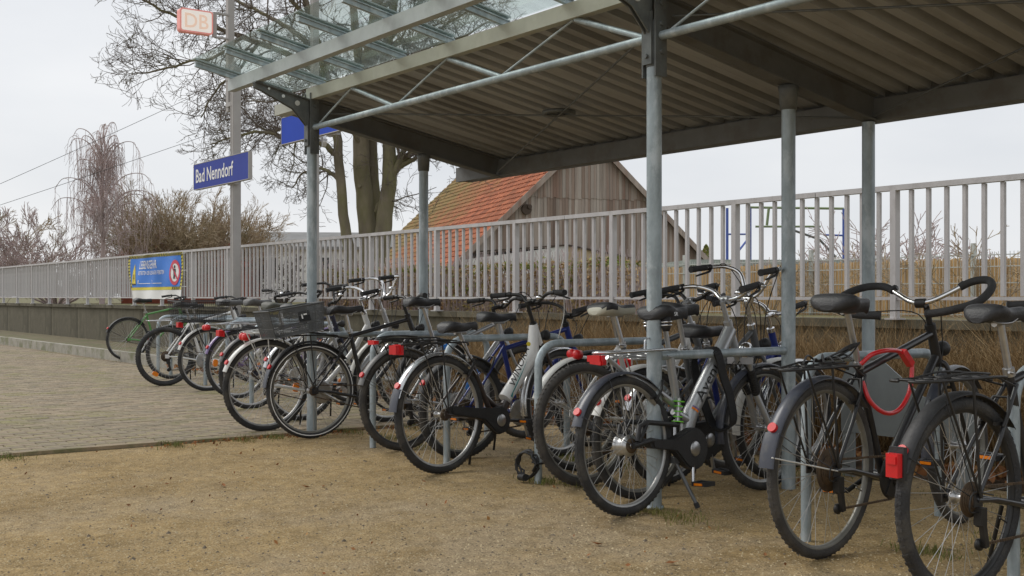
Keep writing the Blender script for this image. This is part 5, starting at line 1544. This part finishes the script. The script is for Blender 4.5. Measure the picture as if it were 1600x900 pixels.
# small houses at far left behind the railing
def house(x, y, w, l, eav, apex, wallm, roofm, label, ang=0.0, win=True):
    o = site(x, y, 0); d = EX * math.cos(ang) + NY * math.sin(ang)
    t = thing("house", label, "house", o); t.matrix_world = frame_at(o, d)
    q = MB(); q.box((0, w / 2, (eav + .8) / 2), (l, w, eav - .8)); q.v += []
    q.prism_ = None
    wa = q.build("wall", wallm, t)
    q = MB()
    for sx in (-1, 1):
        q.add([(sx * (l / 2 - .02), 0, eav), (sx * (l / 2 - .02), w, eav), (sx * (l / 2 - .02), w / 2, apex - .05)], [(0, 1, 2)])
    q.build("gable", wallm, t)
    q = MB()
    for (y0, y1) in ((-.3, w / 2), (w + .3, w / 2)):
        ov = .3 * (apex - eav) / (w / 2)
        q.add([(-l / 2 - .3, y0, eav - ov), (l / 2 + .3, y0, eav - ov), (l / 2 + .3, y1, apex), (-l / 2 - .3, y1, apex), (-l / 2 - .3, y0, eav - ov + .15), (l / 2 + .3, y0, eav - ov + .15), (l / 2 + .3, y1, apex + .15), (-l / 2 - .3, y1, apex + .15)],
              [(0, 1, 2, 3), (4, 5, 6, 7), (0, 1, 5, 4), (1, 2, 6, 5), (3, 0, 4, 7)])
    rf = q.build("roof", roofm, t)
    if win:
        for k in range(3):
            xx = -l * .3 + l * .3 * k
            q = MB(); q.box((xx, -.02, eav - 1.0), (1.1, .08, 1.2)); f_ = q.build("window", "render_white", t)
            q = MB(); q.box((xx - .26, -.065, eav - 1.0), (.44, .02, 1.06)); q.box((xx + .26, -.065, eav - 1.0), (.44, .02, 1.06)); q.build("pane", "window_dark", f_)
    return t
house(-9.6, 58, 7, 9, 3.5, 4.35, "render_white", "slate", "low white house with a grey roof behind the railing, left of the big tree", .1)
house(-12.6, 44, 4, 4.6, 2.3, 3.05, "brick_red", "brick_red", "small red brick shed seen through the railing near the left front post", .05, False)

# ------------------------------------------------------------------ reed screen and wire fence behind the hedge gap
sc_ = thing("reed_screen", "tan reed privacy screen behind a pale double wire fence at the right", "fence", (0, 9.0, .8))
q = MB()
for i in range(13):
    x0 = -11.2 + i * 1.25
    vs = []; n = 60
    q2 = MB()
    for k in range(n):
        x = x0 + 1.24 * k / n
        h = .72 + rb.uniform(-.018, .018)
        q2.box((x, .03 + rb.uniform(-.008, .008), h / 2), (1.24 / n * .92, .012, h))
    q2.build("reed_mat", "reed", sc_)
for i in range(8):
    q = MB(); q.box((-11.4 + i * 2.5, -.02, .45), (.05, .05, .92)); q.build("post", "wire_pale", sc_)
q = MB()
for z in (.03, .22, .42, .62, .76): 
    for dy in (-.06, -.045): q.box((-2, dy, z), (19, .007, .012))
x = -11.4
while x < 7: q.box((x, -.053, .40), (.005, .005, .80)); x += .05
q.build("wire_grid", "wire_pale", sc_, "stuff")
gs = thing("garden_shed", "flat pale green shed roof behind the reed screen", "shed", site(4.6, 24, 0))
gs.matrix_world = frame_at(site(5.6, 24, 0), EX * .99 + NY * .1)
q = MB(); q.box((0, 1.2, 1.2), (3.6, 2.4, 1.0)); q.build("wall", "shed_green", gs)
q = MB(); q.box((0, 1.2, 1.76), (3.9, 2.7, .12)); q.build("roof", "shed_green", gs)

# blue and green climbing frame
def P(px, py, D): return site((px - 800) / 1800 * D, D, 1.05 + (464 - py) / 1800 * D)
pf = thing("climbing_frame", "thin blue and green tubular climbing frame beyond the railing at the right", "play frame", P(1230, 440, 38))
pf.location.z = .8
D0 = 38
def pft(name, m_, segs, r_=.035):
    q = MB()
    for a, b, da, db_ in segs: q.tube([P(*a, D0 + da), P(*b, D0 + db_)], r_, 8)
    q.v = [tuple(Vector(v) - pf.location) for v in q.v]
    return q.build(name, m_, pf)
for (x, y0, dd) in ((1136, 325, 0), (1172, 323, 1.5), (1318, 326, 0)): pft("upright", "play_blue", [((x, y0), (x, 476), dd, dd)], .045)
pft("side_bar", "play_blue", [((1136, 366), (1172, 366), 0, 1.5)], .03)
pft("side_bar", "play_blue", [((1288, 367), (1318, 368), 0, 0)], .03)
pft("brace", "play_blue", [((1171, 370), (1140, 410), 1.5, 0)], .035)
pft("top_bar", "play_green", [((1172, 324), (1318, 326), 1.5, 0)], .04)
pft("rung", "play_green", [((1180, 354), (1282, 354), .7, .4)], .035)
pft("hanger", "play_green", [((1201, 325), (1198, 352), 1.0, 1.0)], .045)
pft("hanger", "play_green", [((1254, 326), (1254, 354), .6, .6)], .045)
pft("slide_rail", "beam_dark", [((1240, 360), (1280, 374), .2, .2), ((1280, 374), (1306, 402), .2, .2)], .04)

# ------------------------------------------------------------------ vegetation
def perp(d, r_):
    a = d.orthogonal().normalized(); b = d.cross(a); t = r_.uniform(0, 2 * PI)
    return a * math.cos(t) + b * math.sin(t)
def grow(mb, p, d, L, r0, dep, r_, o):
    """one limb, and the limbs it carries, down to hooked twigs"""
    n = 6 if dep > 1 else (5 if dep == 1 else 4)
    pts = [p.copy()]; dirs = [d.copy()]
    wob = o['wob'] * (1.0 if dep < 2 else .7)
    for i in range(n):
        d = (d + perp(d, r_) * wob * r_.random() + Vector((0, 0, o['trop'][min(dep, 3)])) / n).normalized()
        p = p + d * (L / n); pts.append(p.copy()); dirs.append(d.copy())
    end = r0 * (.30 if dep else .55)
    rs = [max(o['rmin'], r0 + (end - r0) * i / n) for i in range(n + 1)]
    mb.tube(pts, rs, (3, 4, 5, 7, 8)[min(dep, 4)], False)
    if dep == 0: return
    k = o['kids'][min(dep, 4) - 1]
    for j in range(k):
        t = r_.uniform(o.get('t0', .22), 1.0)
        i = min(n - 1, int(t * n)); f = t * n - i
        q_ = pts[i].lerp(pts[i + 1], f); dd = dirs[i + 1]
        ang = r_.uniform(*o['ang']); pv = perp(dd, r_)
        cd = (dd * math.cos(ang) + pv * math.sin(ang) + Vector((0, 0, o.get('lift', 0)))).normalized()
        grow(mb, q_, cd, L * r_.uniform(*o['len']) * (1.1 - .45 * t), max(o['rmin'], rs[i] * r_.uniform(.38, .62)), dep - 1, r_, o)

# big multi-stemmed tree: its stems and main limbs are laid out, the twigs grow from them
TD = 28.0; TU = TD / 1800.0
T0 = site(-230 * TU, TD, 0)
tree = thing("multi_stem_tree", "big bare multi-stemmed tree with mossy trunks behind the railing", "tree", T0)
tree.matrix_world = frame_at(T0, EX)
def tl(px, py, dy=0.0): return Vector(((px - 570) * TU, dy, (464 - py) * TU + 1.05))
rt = random.Random(5)
q = MB()
stems = [
    ([(566, 478, 0), (552, 420, -.1), (543, 370, -.2), (538, 320, -.3), (534, 270, -.35), (531, 225, -.4), (524, 170, -.5), (512, 110, -.6), (498, 55, -.8), (480, -10, -1.0), (460, -80, -1.1)], [.20, .15, .13, .12, .115, .11, .10, .095, .085, .07, .03]),
    ([(572, 478, .1), (575, 420, .1), (574, 370, .1), (568, 300, .05), (564, 240, 0), (566, 180, 0), (572, 120, .1), (580, 60, .2), (588, 0, .3), (592, -70, .4), (600, -150, .4)], [.32, .24, .22, .205, .20, .195, .185, .17, .15, .11, .04]),
    ([(580, 478, .25), (586, 420, .25), (586, 370, .25), (582, 300, .25), (578, 240, .3), (577, 185, .4), (562, 120, .5), (552, 60, .6), (545, -10, .7), (540, -90, .9)], [.24, .18, .16, .15, .14, .135, .12, .11, .09, .03]),
    ([(578, 478, -.2), (592, 420, -.2), (599, 370, -.2), (605, 320, -.2), (610, 280, -.2), (609, 230, -.1), (605, 170, 0), (600, 110, .1), (606, 50, .2), (616, -20, .3), (630, -100, .4)], [.30, .22, .205, .19, .18, .155, .14, .13, .12, .09, .03]),
]
for pts, rs in stems:
    cp = curve([tl(*p) for p in pts], 3); rr_ = []
    for i in range(len(cp)):
        t = i / 3; k = min(int(t), len(rs) - 2); rr_.append(rs[k] + (rs[k + 1] - rs[k]) * (t - k))
    cp = [p + Vector((rt.uniform(-.015, .015), rt.uniform(-.015, .015), 0)) for p in cp]
    q.tube(cp, rr_, 12)
q.disc(tl(563, 292, -.21), (-.2, -1, .1), .045, .05, 12)
trunk = q.build("trunk", "trunk_bark", tree)
limbs = [
    ([(610, 285, -.2), (622, 262, -.25), (640, 245, -.3), (665, 222, -.4), (700, 190, -.5), (735, 150, -.6)], .13),
    ([(626, 262, -.25), (648, 252, -.4), (672, 240, -.5), (705, 232, -.7), (740, 235, -.9)], .075),
    ([(612, 268, -.15), (625, 240, .2), (645, 215, .5), (668, 180, .8), (700, 130, 1.2)], .09),
    ([(588, 330, 0), (596, 312, -.1), (606, 296, -.2)], .07),
    ([(533, 250, -.3), (515, 232, -.5), (490, 222, -.7), (460, 224, -1.0), (425, 218, -1.3), (390, 228, -1.6), (360, 240, -1.8)], .085),
    ([(536, 290, -.3), (520, 272, -.2), (500, 262, .1), (470, 268, .4), (450, 290, .6)], .06),
    ([(524, 200, -.5), (500, 178, -.4), (470, 190, -.2), (430, 205, 0), (400, 195, .2), (370, 160, .3)], .06),
    ([(516, 130, -.6), (480, 108, -.9), (440, 92, -1.3), (400, 80, -1.6), (360, 70, -2.0), (320, 62, -2.3), (280, 45, -2.6), (240, 22, -2.8)], .095),
    ([(506, 90, -.7), (470, 60, -.3), (430, 30, .2), (390, 5, .6), (340, -20, 1.0), (290, -35, 1.4)], .085),
    ([(498, 60, -.8), (470, 20, -1.2), (430, -20, -1.6), (380, -60, -2.0)], .07),
    ([(562, 150, .3), (530, 120, .8), (490, 110, 1.4), (440, 120, 2.0), (390, 130, 2.6), (340, 125, 3.0)], .075),
    ([(580, 90, .2), (620, 60, .5), (665, 40, .9), (710, 10, 1.2), (750, -20, 1.5)], .09),
    ([(602, 130, .1), (635, 100, -.4), (680, 85, -1.0), (725, 80, -1.5), (770, 60, -1.9)], .075),
    ([(590, 10, .3), (640, -20, .2), (700, -50, .0), (760, -70, -.3)], .075),
    ([(606, 60, .2), (650, 20, -.5), (700, 0, -1.3), (750, 10, -2.0)], .065),
    ([(545, 0, .7), (520, -40, 1.0), (490, -80, 1.3)], .06),
    ([(565, 230, 0), (552, 205, -.5), (545, 180, -.9), (530, 150, -1.4), (500, 130, -1.9)], .05),
    ([(570, 200, .0), (590, 180, -.6), (606, 150, -1.0), (630, 130, -1.5)], .045),
    ([(400, 80, -1.6), (370, 110, -1.7), (330, 120, -1.8), (290, 135, -2.0), (255, 140, -2.1)], .05),
    ([(420, 92, -1.4), (385, 125, -1.0), (350, 150, -.8), (325, 190, -.6)], .045),
]
q = MB(); qt = MB()
o1 = dict(wob=.75, trop=(.16, .02, .02, .05), rmin=.0045, kids=(6, 6, 5, 5), ang=(.5, 1.2), len=(.38, .70))
for pts, r0 in limbs:
    cp = curve([tl(*p) for p in pts], 4); N = len(cp)
    cp = [p + Vector((rt.uniform(-.02, .02), rt.uniform(-.02, .02), rt.uniform(-.02, .02))) if 0 < i else p for i, p in enumerate(cp)]
    rs = [r0 + (.016 - r0) * (i / (N - 1)) ** .8 for i in range(N)]
    q.tube(cp, rs, 8)
    Lt = sum((cp[i + 1] - cp[i]).length for i in range(N - 1))
    nk = int(Lt * 6.0) + 3
    for j in range(nk):
        t = rt.uniform(.22, 1.0); i = min(N - 2, int(t * (N - 1)))
        d = (cp[i + 1] - cp[i]).normalized(); an = rt.uniform(.5, 1.2)
        cd = (d * math.cos(an) + perp(d, rt) * math.sin(an) + Vector((0, 0, rt.uniform(-.25, .35)))).normalized()
        L_ = rt.uniform(.7, 1.7) * (1.15 - .4 * t)
        grow(qt, cp[i].lerp(cp[i + 1], rt.random()), cd, L_, max(.011, rs[i] * .42), 2, rt, o1)
for pts, rs in stems:        # twigs straight off the upper stems
    for j in range(16):
        k = rt.randrange(5, len(pts) - 1); p = tl(*pts[k]).lerp(tl(*pts[k + 1]), rt.random())
        grow(qt, p, (Vector((rt.uniform(-1, 1), rt.uniform(-1, 1), rt.uniform(.0, .9)))).normalized(), rt.uniform(.9, 2.2), .022, 2, rt, o1)
q.build("limb", "trunk_bark", tree)
qt.build("crown", "twig_bark", tree)

def bare_bush(x, y, h, w, n, seed, m_, label, dep=2, base=.8, name="bare_bush", cat="bush", kids=(5, 5, 4, 4), rmin=.009, group=None, r0=.03, fan=.62, trop=(.12, .1, .12, .1), trunkh=.0):
    r_ = random.Random(seed); o = site(x, y, base)
    t = thing(name, label, cat, o, 0, group); q = MB()
    op = dict(wob=.42, trop=trop, rmin=rmin, kids=kids, ang=(.25, .75), len=(.38, .62), t0=.2)
    tr = MB()
    if trunkh: tr.tube([(0, 0, -.1), (.03, .02, trunkh * .5), (0, 0, trunkh)], [r0 * 3.2, r0 * 2.7, r0 * 2.2], 9)
    for i in range(n):
        a = r_.uniform(0, 2 * PI); s_ = math.sqrt(r_.random()) * fan
        d = Vector((math.cos(a) * s_ * w / h * 1.7, math.sin(a) * s_ * w / h * 1.7, 1)).normalized()
        p = Vector((math.cos(a) * s_ * w * .12, math.sin(a) * s_ * w * .12, trunkh - (.06 if trunkh else .02)))
        (tr if False else q)
        grow(q, p, d, (h - trunkh) * r_.uniform(.62, .98) / max(.75, d.z ** .3), r0, dep, r_, op)
    if trunkh: tr.build("trunk", "trunk_bark", t)
    q.build("crown", m_, t)
    return t
bare_bush(-12.6, 45, 4.05, 4.4, 120, 21, "twig_tan", "round tan leafless tree left of the Bad Nenndorf mast", dep=3, kids=(6, 5, 5, 4), rmin=.0065, name="bare_tree", cat="tree", r0=.05, fan=.75, trunkh=.35)
bare_bush(-9.3, 47, 2.1, 3.2, 16, 22, "twig_bark", "small dark leafless bush right of the Bad Nenndorf mast", dep=3, rmin=.008, kids=(5, 5, 4, 4), r0=.03)
bare_bush(-16.6, 42, 3.0, 4.0, 26, 23, "twig_red", "reddish leafless bush behind the warning banner", dep=3, kids=(5, 6, 5, 4), rmin=.008, r0=.035, fan=.8)
bare_bush(-20.5, 44, 3.6, 4.6, 26, 24, "twig_tan", "tan leafless bush left of the warning banner", dep=3, kids=(6, 5, 5, 4), rmin=.008, r0=.04)
# weeping birch at the far left
rbz = random.Random(31); ob = site(-13.35, 40, .8)
bt = thing("birch_tree", "drooping birch with purplish hanging twigs at the left", "tree", ob); bt.matrix_world = frame_at(ob, EX)
q = MB(); q.tube(curve([(-.9, 0, -.1), (-.85, 0, 2), (-.95, .1, 4), (-.8, 0, 5.2), (-.85, 0, 6.2)], 4), [.10, .012], 9); q.build("trunk", "twig_red", bt)
q = MB()
for i in range(56):
    z = rbz.uniform(1.9, 5.9); a = rbz.uniform(0, 2 * PI); L_ = rbz.uniform(.5, 2.7) * (1.15 - z / 8)
    e = Vector((-.87 + math.cos(a) * L_, math.sin(a) * L_, z + .25)); s_ = Vector((-.87, 0, z - .3))
    limb = curve([s_, s_.lerp(e, .4) + Vector((0, 0, .30 + L_ * .18)), s_.lerp(e, .8) + Vector((0, 0, .25 + L_ * .15)), e], 5); q.tube(limb, [.022, .008], 5)
    for j in range(9):
        p = limb[rbz.randrange(3, len(limb))]; dz = rbz.uniform(.5, 1.9)
        dx, dy = rbz.uniform(-.25, .25), rbz.uniform(-.25, .25)
        q.tube(curve([p, p + Vector((dx * .7, dy * .7, -.1)), p + Vector((dx, dy, -dz * .5)), p + Vector((dx * 1.2, dy * 1.2, -dz))], 3), [.007, .005], 3, False)
        for k in range(2):
            p2 = p + Vector((dx, dy, -dz * rbz.uniform(.2, .7)))
            q.tube([p2, p2 + Vector((rbz.uniform(-.12, .12), rbz.uniform(-.12, .12), -.15)), p2 + Vector((rbz.uniform(-.2, .2), rbz.uniform(-.2, .2), -.5))], [.005, .004], 3, False)
q.build("crown", "twig_red", bt)
# scrub above the reed screen at right
for i, (px, D, h, w, sd_) in enumerate(((1165, 21, .95, 1.4, 41), (1215, 22, 1.05, 1.4, 42), (1265, 21, 1.0, 1.5, 43), (1335, 20, 1.5, 1.4, 44), (1400, 19, 1.7, 1.6, 45), (1500, 20, 1.35, 2.0, 46), (1590, 20, 1.3, 1.8, 47))):
    bare_bush((px - 800) / 1800 * D, D, h, w, 13, sd_, "twig_red", ["short reddish scrub behind the reed screen, left of the climbing frame's ladder", "reddish scrub below the middle of the climbing frame", "reddish scrub under the slide of the climbing frame", "taller brambly scrub at the right leg of the climbing frame", "arching bramble at the right behind the drain pipe", "bramble scrub behind the reed screen right of the drain pipe", "bramble scrub at the far right"][i], dep=2, kids=(5, 5, 4, 4), rmin=.006, r0=.014, fan=.9, group="scrub behind the reed screen", trop=(-.1, 0, .1, .1))
for i, (x_, y_, h_, sd_) in enumerate(((-5.4, 8.7, .95, 81), (-3.7, 8.6, 1.05, 82), (-6.9, 8.7, .9, 83), (-2.2, 8.7, 1.1, 84))):
    b_ = bare_bush(0, 20, h_, 1.5, 12, sd_, "twig_tan", ["bare climber on the reed screen, second from the left", "bare climber on the reed screen, third from the left", "bare climber on the reed screen beside the tall near post", "bare climber on the reed screen furthest right"][i], dep=2, kids=(6, 5, 4, 4), rmin=.004, r0=.009, fan=1.0, group="climbers on the reed screen", trop=(-.1, 0, .1, .1))
    b_.location = (x_, y_, .8)
# far trees on the horizon at right
rf_ = random.Random(51)
def leaf_tree(x, y, h, w, seed, label, m_="ivy_leaf", base=.8):
    r_ = random.Random(seed); o = site(x, y, base); t = thing("evergreen_tree", label, "tree", o)
    q = MB(); q.tube([(0, 0, 0), (.02, 0, h * .5), (0, 0, h * .9)], [h * .03, h * .008], 7); q.build("trunk", "trunk_bark", t)
    q = MB()
    for i in range(900):
        tt = r_.random() ** .8; z = h * (.12 + .88 * tt); rad = w * .5 * (1 - tt) ** .7 * (.5 + .5 * r_.random()); a = r_.uniform(0, 2 * PI)
        c = Vector((rad * math.cos(a), rad * math.sin(a), z)); d = perp(Vector((0, 0, 1)), r_) * h * .035; e = Vector((0, 0, h * .03)) + perp(Vector((1, 0, 0)), r_) * .02 * h
        q.add([c - d, c + d, c + e], [(0, 1, 2)])
    q.build("crown", m_, t)
leaf_tree(303 / 1800 * 60, 60, 2.9, 1.7, 61, "small dark conifer on the horizon right of the barn")
# far wooded skyline, one mass
q = MB(); rh = random.Random(71)
for i in range(2600):
    x = rh.uniform(-190, 190); y = rh.uniform(205, 240); hh = 5.0 + 2.2 * noise.noise(Vector((x * .03, 3, 0))) + 1.6 * noise.noise(Vector((x * .11, 7, 0)))
    p = site(x, y, .8 + rh.random() * hh); d = perp(Vector((0, 0, 1)), rh) * rh.uniform(.8, 2.0)
    q.add([p - d, p + d, p + Vector((0, 0, rh.uniform(1.0, 2.4)))], [(0, 1, 2)])
q.build("far_woodland", "twig_bark", kind="stuff")

# clipped beech hedge with dry leaves behind the railing
def leaf_mass(name, m_, n, place, size, kind="stuff", stemm=None):
    r_ = random.Random(hash(name) % 1000 if False else len(name) * 7 + n % 97); q = MB()
    for i in range(n):
        c = place(r_)
        a = Vector((r_.uniform(-1, 1), r_.uniform(-1, 1), r_.uniform(-1, 1))).normalized(); b = perp(a, r_)
        s_ = size * r_.uniform(.6, 1.3)
        q.add([c - a * s_, c + b * s_ * .55, c + a * s_, c - b * s_ * .55], [(0, 1, 2, 3)])
    return q
def hedge_pt(r_):
    x = r_.uniform(-14.2, -6.0); top = 1.50 + .06 * noise.noise(Vector((x * 1.3, 0, 0))) + .05 * noise.noise(Vector((x * 6, 0, 0)))
    side = r_.random()
    y = 5.0 + r_.random() ** 2 * .7
    return Vector((x, y, .8 + (top - .8) * r_.random()))
hd = thing("beech_hedge", "clipped hedge with dry brown leaves and bare twigs behind the railing", "hedge", (-9.4, 5.3, .8))
q = leaf_mass("dry_leaves", "beech_leaf", 12000, hedge_pt, .026); q.v = [tuple(Vector(v) - hd.location) for v in q.v]; q.build("foliage", "beech_leaf", hd, "stuff")
def hedge_top(r_):
    p = hedge_pt(r_); p.z = 1.42 + abs(r_.gauss(0, .05)); 
    if noise.noise(Vector((p.x * .9, 5, 0))) < -.05: p.z -= .35 * r_.random()
    return p
q = leaf_mass("green_leaves_top", "ivy_leaf", 2600, hedge_top, .030); q.v = [tuple(Vector(v) - hd.location) for v in q.v]; q.build("green_leaves", "ivy_leaf", hd, "stuff")
q = MB(); rr2 = random.Random(8)
for i in range(1500):
    x = rr2.uniform(-14.2, -6.0); y = rr2.uniform(4.95, 5.7); p = Vector((x, y, .8)); L_ = rr2.uniform(.5, .9)
    q.tube([p, p + Vector((rr2.uniform(-.08, .08), rr2.uniform(-.06, .06), L_ * .5)), p + Vector((rr2.uniform(-.16, .16), rr2.uniform(-.1, .1), L_))], [.007, .004], 3, False)
q.v = [tuple(Vector(v) - hd.location) for v in q.v]; q.build("stems", "twig_red", hd, "stuff")

# brown ornamental grass in the bed
def blades(name, m_, n, place, hh, wd, kind="stuff", lean=.35, seed=1):
    r_ = random.Random(seed); q = MB()
    for i in range(n):
        p, k = place(r_)
        h = hh * k * r_.uniform(.5, 1.1); a = r_.uniform(0, 2 * PI); w = wd * r_.uniform(.7, 1.3)
        u = Vector((math.cos(a), math.sin(a), 0)) * w; ln = Vector((r_.gauss(0, lean), r_.gauss(0, lean), 0)) * h
        p1 = p + ln * .35 + Vector((0, 0, h * .6)); p2 = p + ln + Vector((0, 0, h * (1 - min(.5, ln.length_squared / h / h * .3))))
        q.add([p - u, p + u, p1 + u * .7, p1 - u * .7, p2], [(0, 1, 2, 3), (3, 2, 4)])
    return q.build(name, m_, kind=kind)
def bedpt(r_):
    while True:
        x = r_.uniform(-7.2, 3.4); y = r_.uniform(2.15, 3.95)
        if x < -5.0 and r_.random() > (x + 7.2) / 2.2: continue
        k = .55 + .45 * min(1, (y - 2.0) / 1.0) + .25 * noise.noise(Vector((x * 1.6, y * 1.6, 0)))
        return Vector((x, y, .03)), max(.3, k)
blades("dry_ornamental_grass", "dry_grass", 44000, bedpt, .88, .0030, lean=.42, seed=2)
def litter(r_):
    if r_.random() < .7: x, y = r_.uniform(-4.2, 3.2), 1.95 + r_.random() ** 1.6 * 1.0
    else: x, y = r_.uniform(-12, 3.2), r_.gauss(1.9, .10)
    return Vector((x, y, .055 + r_.random() * .03))
q = leaf_mass("leaf_litter_bed", "fallen_leaf", 4200, litter, .034); q.build("leaf_litter", "fallen_leaf", kind="stuff")
def kerbleaf(r_):
    if r_.random() < .6: return Vector((KX + .06 + abs(r_.gauss(0, .10)), r_.uniform(-1.3, 1.6), .008 + r_.random() * .012))
    return Vector((r_.uniform(-3.7, 3.2), r_.uniform(-2.4, 1.8), .006 + r_.random() * .01))
q = leaf_mass("leaf_bits_kerb", "fallen_leaf", 460, kerbleaf, .012); q.build("leaf_bits", "fallen_leaf", kind="stuff")
# grass tufts at the kerb, at post feet and along the racks
spots = [(KX + .10, y, .16) for y in (-2.2, -1.1, -.6, -.35, -.05, .3, .8, 1.2, 1.5)] + [(-1.55, .62, .30), (-1.2, .75, .30), (-1.75, .75, .25), (-.78, .10, .12), (.30, -.12, .16), (.1, -.1, .10), (2.0, .45, .30), (1.75, .55, .25), (1.55, .7, .2), (1.4, .2, .12), (-6.3, 1.0, .4), (-7.2, 1.25, .4), (-8.3, 1.5, .5), (-5.2, 1.4, .5), (-4.6, 1.6, .4), (-3.2, .35, .2), (-2.6, .3, .2), (1.0, 1.5, .4), (-.3, 1.6, .4), (2.6, .2, .3), (-.95, .02, .10)]
def tuft(r_):
    x, y, s_ = r_.choice(spots)
    return Vector((x + r_.gauss(0, s_ * .7), y + r_.gauss(0, s_ * .35), .004)), r_.uniform(.5, 1.1)
blades("grass_tufts", "green_grass", 5000, tuft, .045, .0022, lean=.5, seed=3)
def fgtuft(r_): return Vector((-.02 + .4 + r_.gauss(0, .10), -3.05 + r_.gauss(0, .05), .004)), r_.uniform(.4, 1)

# grit and pebbles on the sand near the camera, single fallen leaves
def stones_mass(name, m_, n, smin, smax, seed):
    r_ = random.Random(seed); q = MB()
    while n:
        D = 2.3 + 8 * r_.random() ** 1.5; X = r_.uniform(-.5, .5) * D
        p = site(X, D, 0)
        if p.x < KX + .08 or p.y > 1.8: n -= 1; continue
        s_ = r_.uniform(smin, smax) * (0.6 + .4 * r_.random()); n -= 1
        rot = Matrix.Rotation(r_.uniform(0, PI), 3, 'Z')
        vs = [Vector((math.cos(2 * PI * k / 5) * s_ * r_.uniform(.7, 1.2), math.sin(2 * PI * k / 5) * s_ * r_.uniform(.6, 1.0), -.001)) for k in range(5)] + [Vector((r_.uniform(-.3, .3) * s_, r_.uniform(-.3, .3) * s_, s_ * r_.uniform(.45, .8)))]
        q.add([p + rot @ v for v in vs], [(k, (k + 1) % 5, 5) for k in range(5)])
    return q.build(name, m_, kind="stuff")
stones_mass("grit", "pebble", 15000, .0035, .0095, 1)
stones_mass("loose_stones", "pebble_dark", 260, .009, .019, 5)
stones_mass("dark_grit", "pebble_dark", 5000, .004, .011, 2)
rl2 = random.Random(12)
for k, (px, py, lb) in enumerate(((349, 761, "tan"), (478, 763, "ochre"), (933, 853, "rust brown"), (1050, 883, "dry brown"), (505, 762, "small ochre"), (1195, 870, "dark brown"), (262, 758, "pale"))):
    d = (py - 464) / 1800; D = 1.05 / d; p = site((px - 800) / 1800 * D, D, .006)
    q = MB(); s_ = .026 if k < 4 else .018; ro_ = Matrix.Rotation(rl2.uniform(0, 6), 3, 'Z')
    o = [(-1, 0, .1), (-.4, .45, .35), (.3, .38, .25), (1.1, .05, .5), (.3, -.4, .3), (-.4, -.42, .15)]
    q.add([ro_ @ Vector((a * s_, b * s_, c * s_)) for a, b, c in o] + [ro_ @ Vector((0, 0, .02 * s_))], [(i, (i + 1) % 6, 6) for i in range(6)])
    f_ = q.build("fallen_leaf", "fallen_leaf"); f_.location = p
    tag(f_, ["tan curled fallen leaf on the sand left of the middle, nearest to the paving kerb", "ochre fallen leaf flat on the sand below the basket bicycle", "rust brown fallen leaf at the lower edge below the silver bicycle", "dry brown fallen leaf lowest and furthest right on the open sand", "small ochre leaf just right of the larger ochre leaf", "dark brown leaf near the rear wheel of the trekking bicycle", "pale scrap of a leaf leftmost on the sand"][k], "leaf", "single leaves on the sand")
bpy.context.view_layer.update()
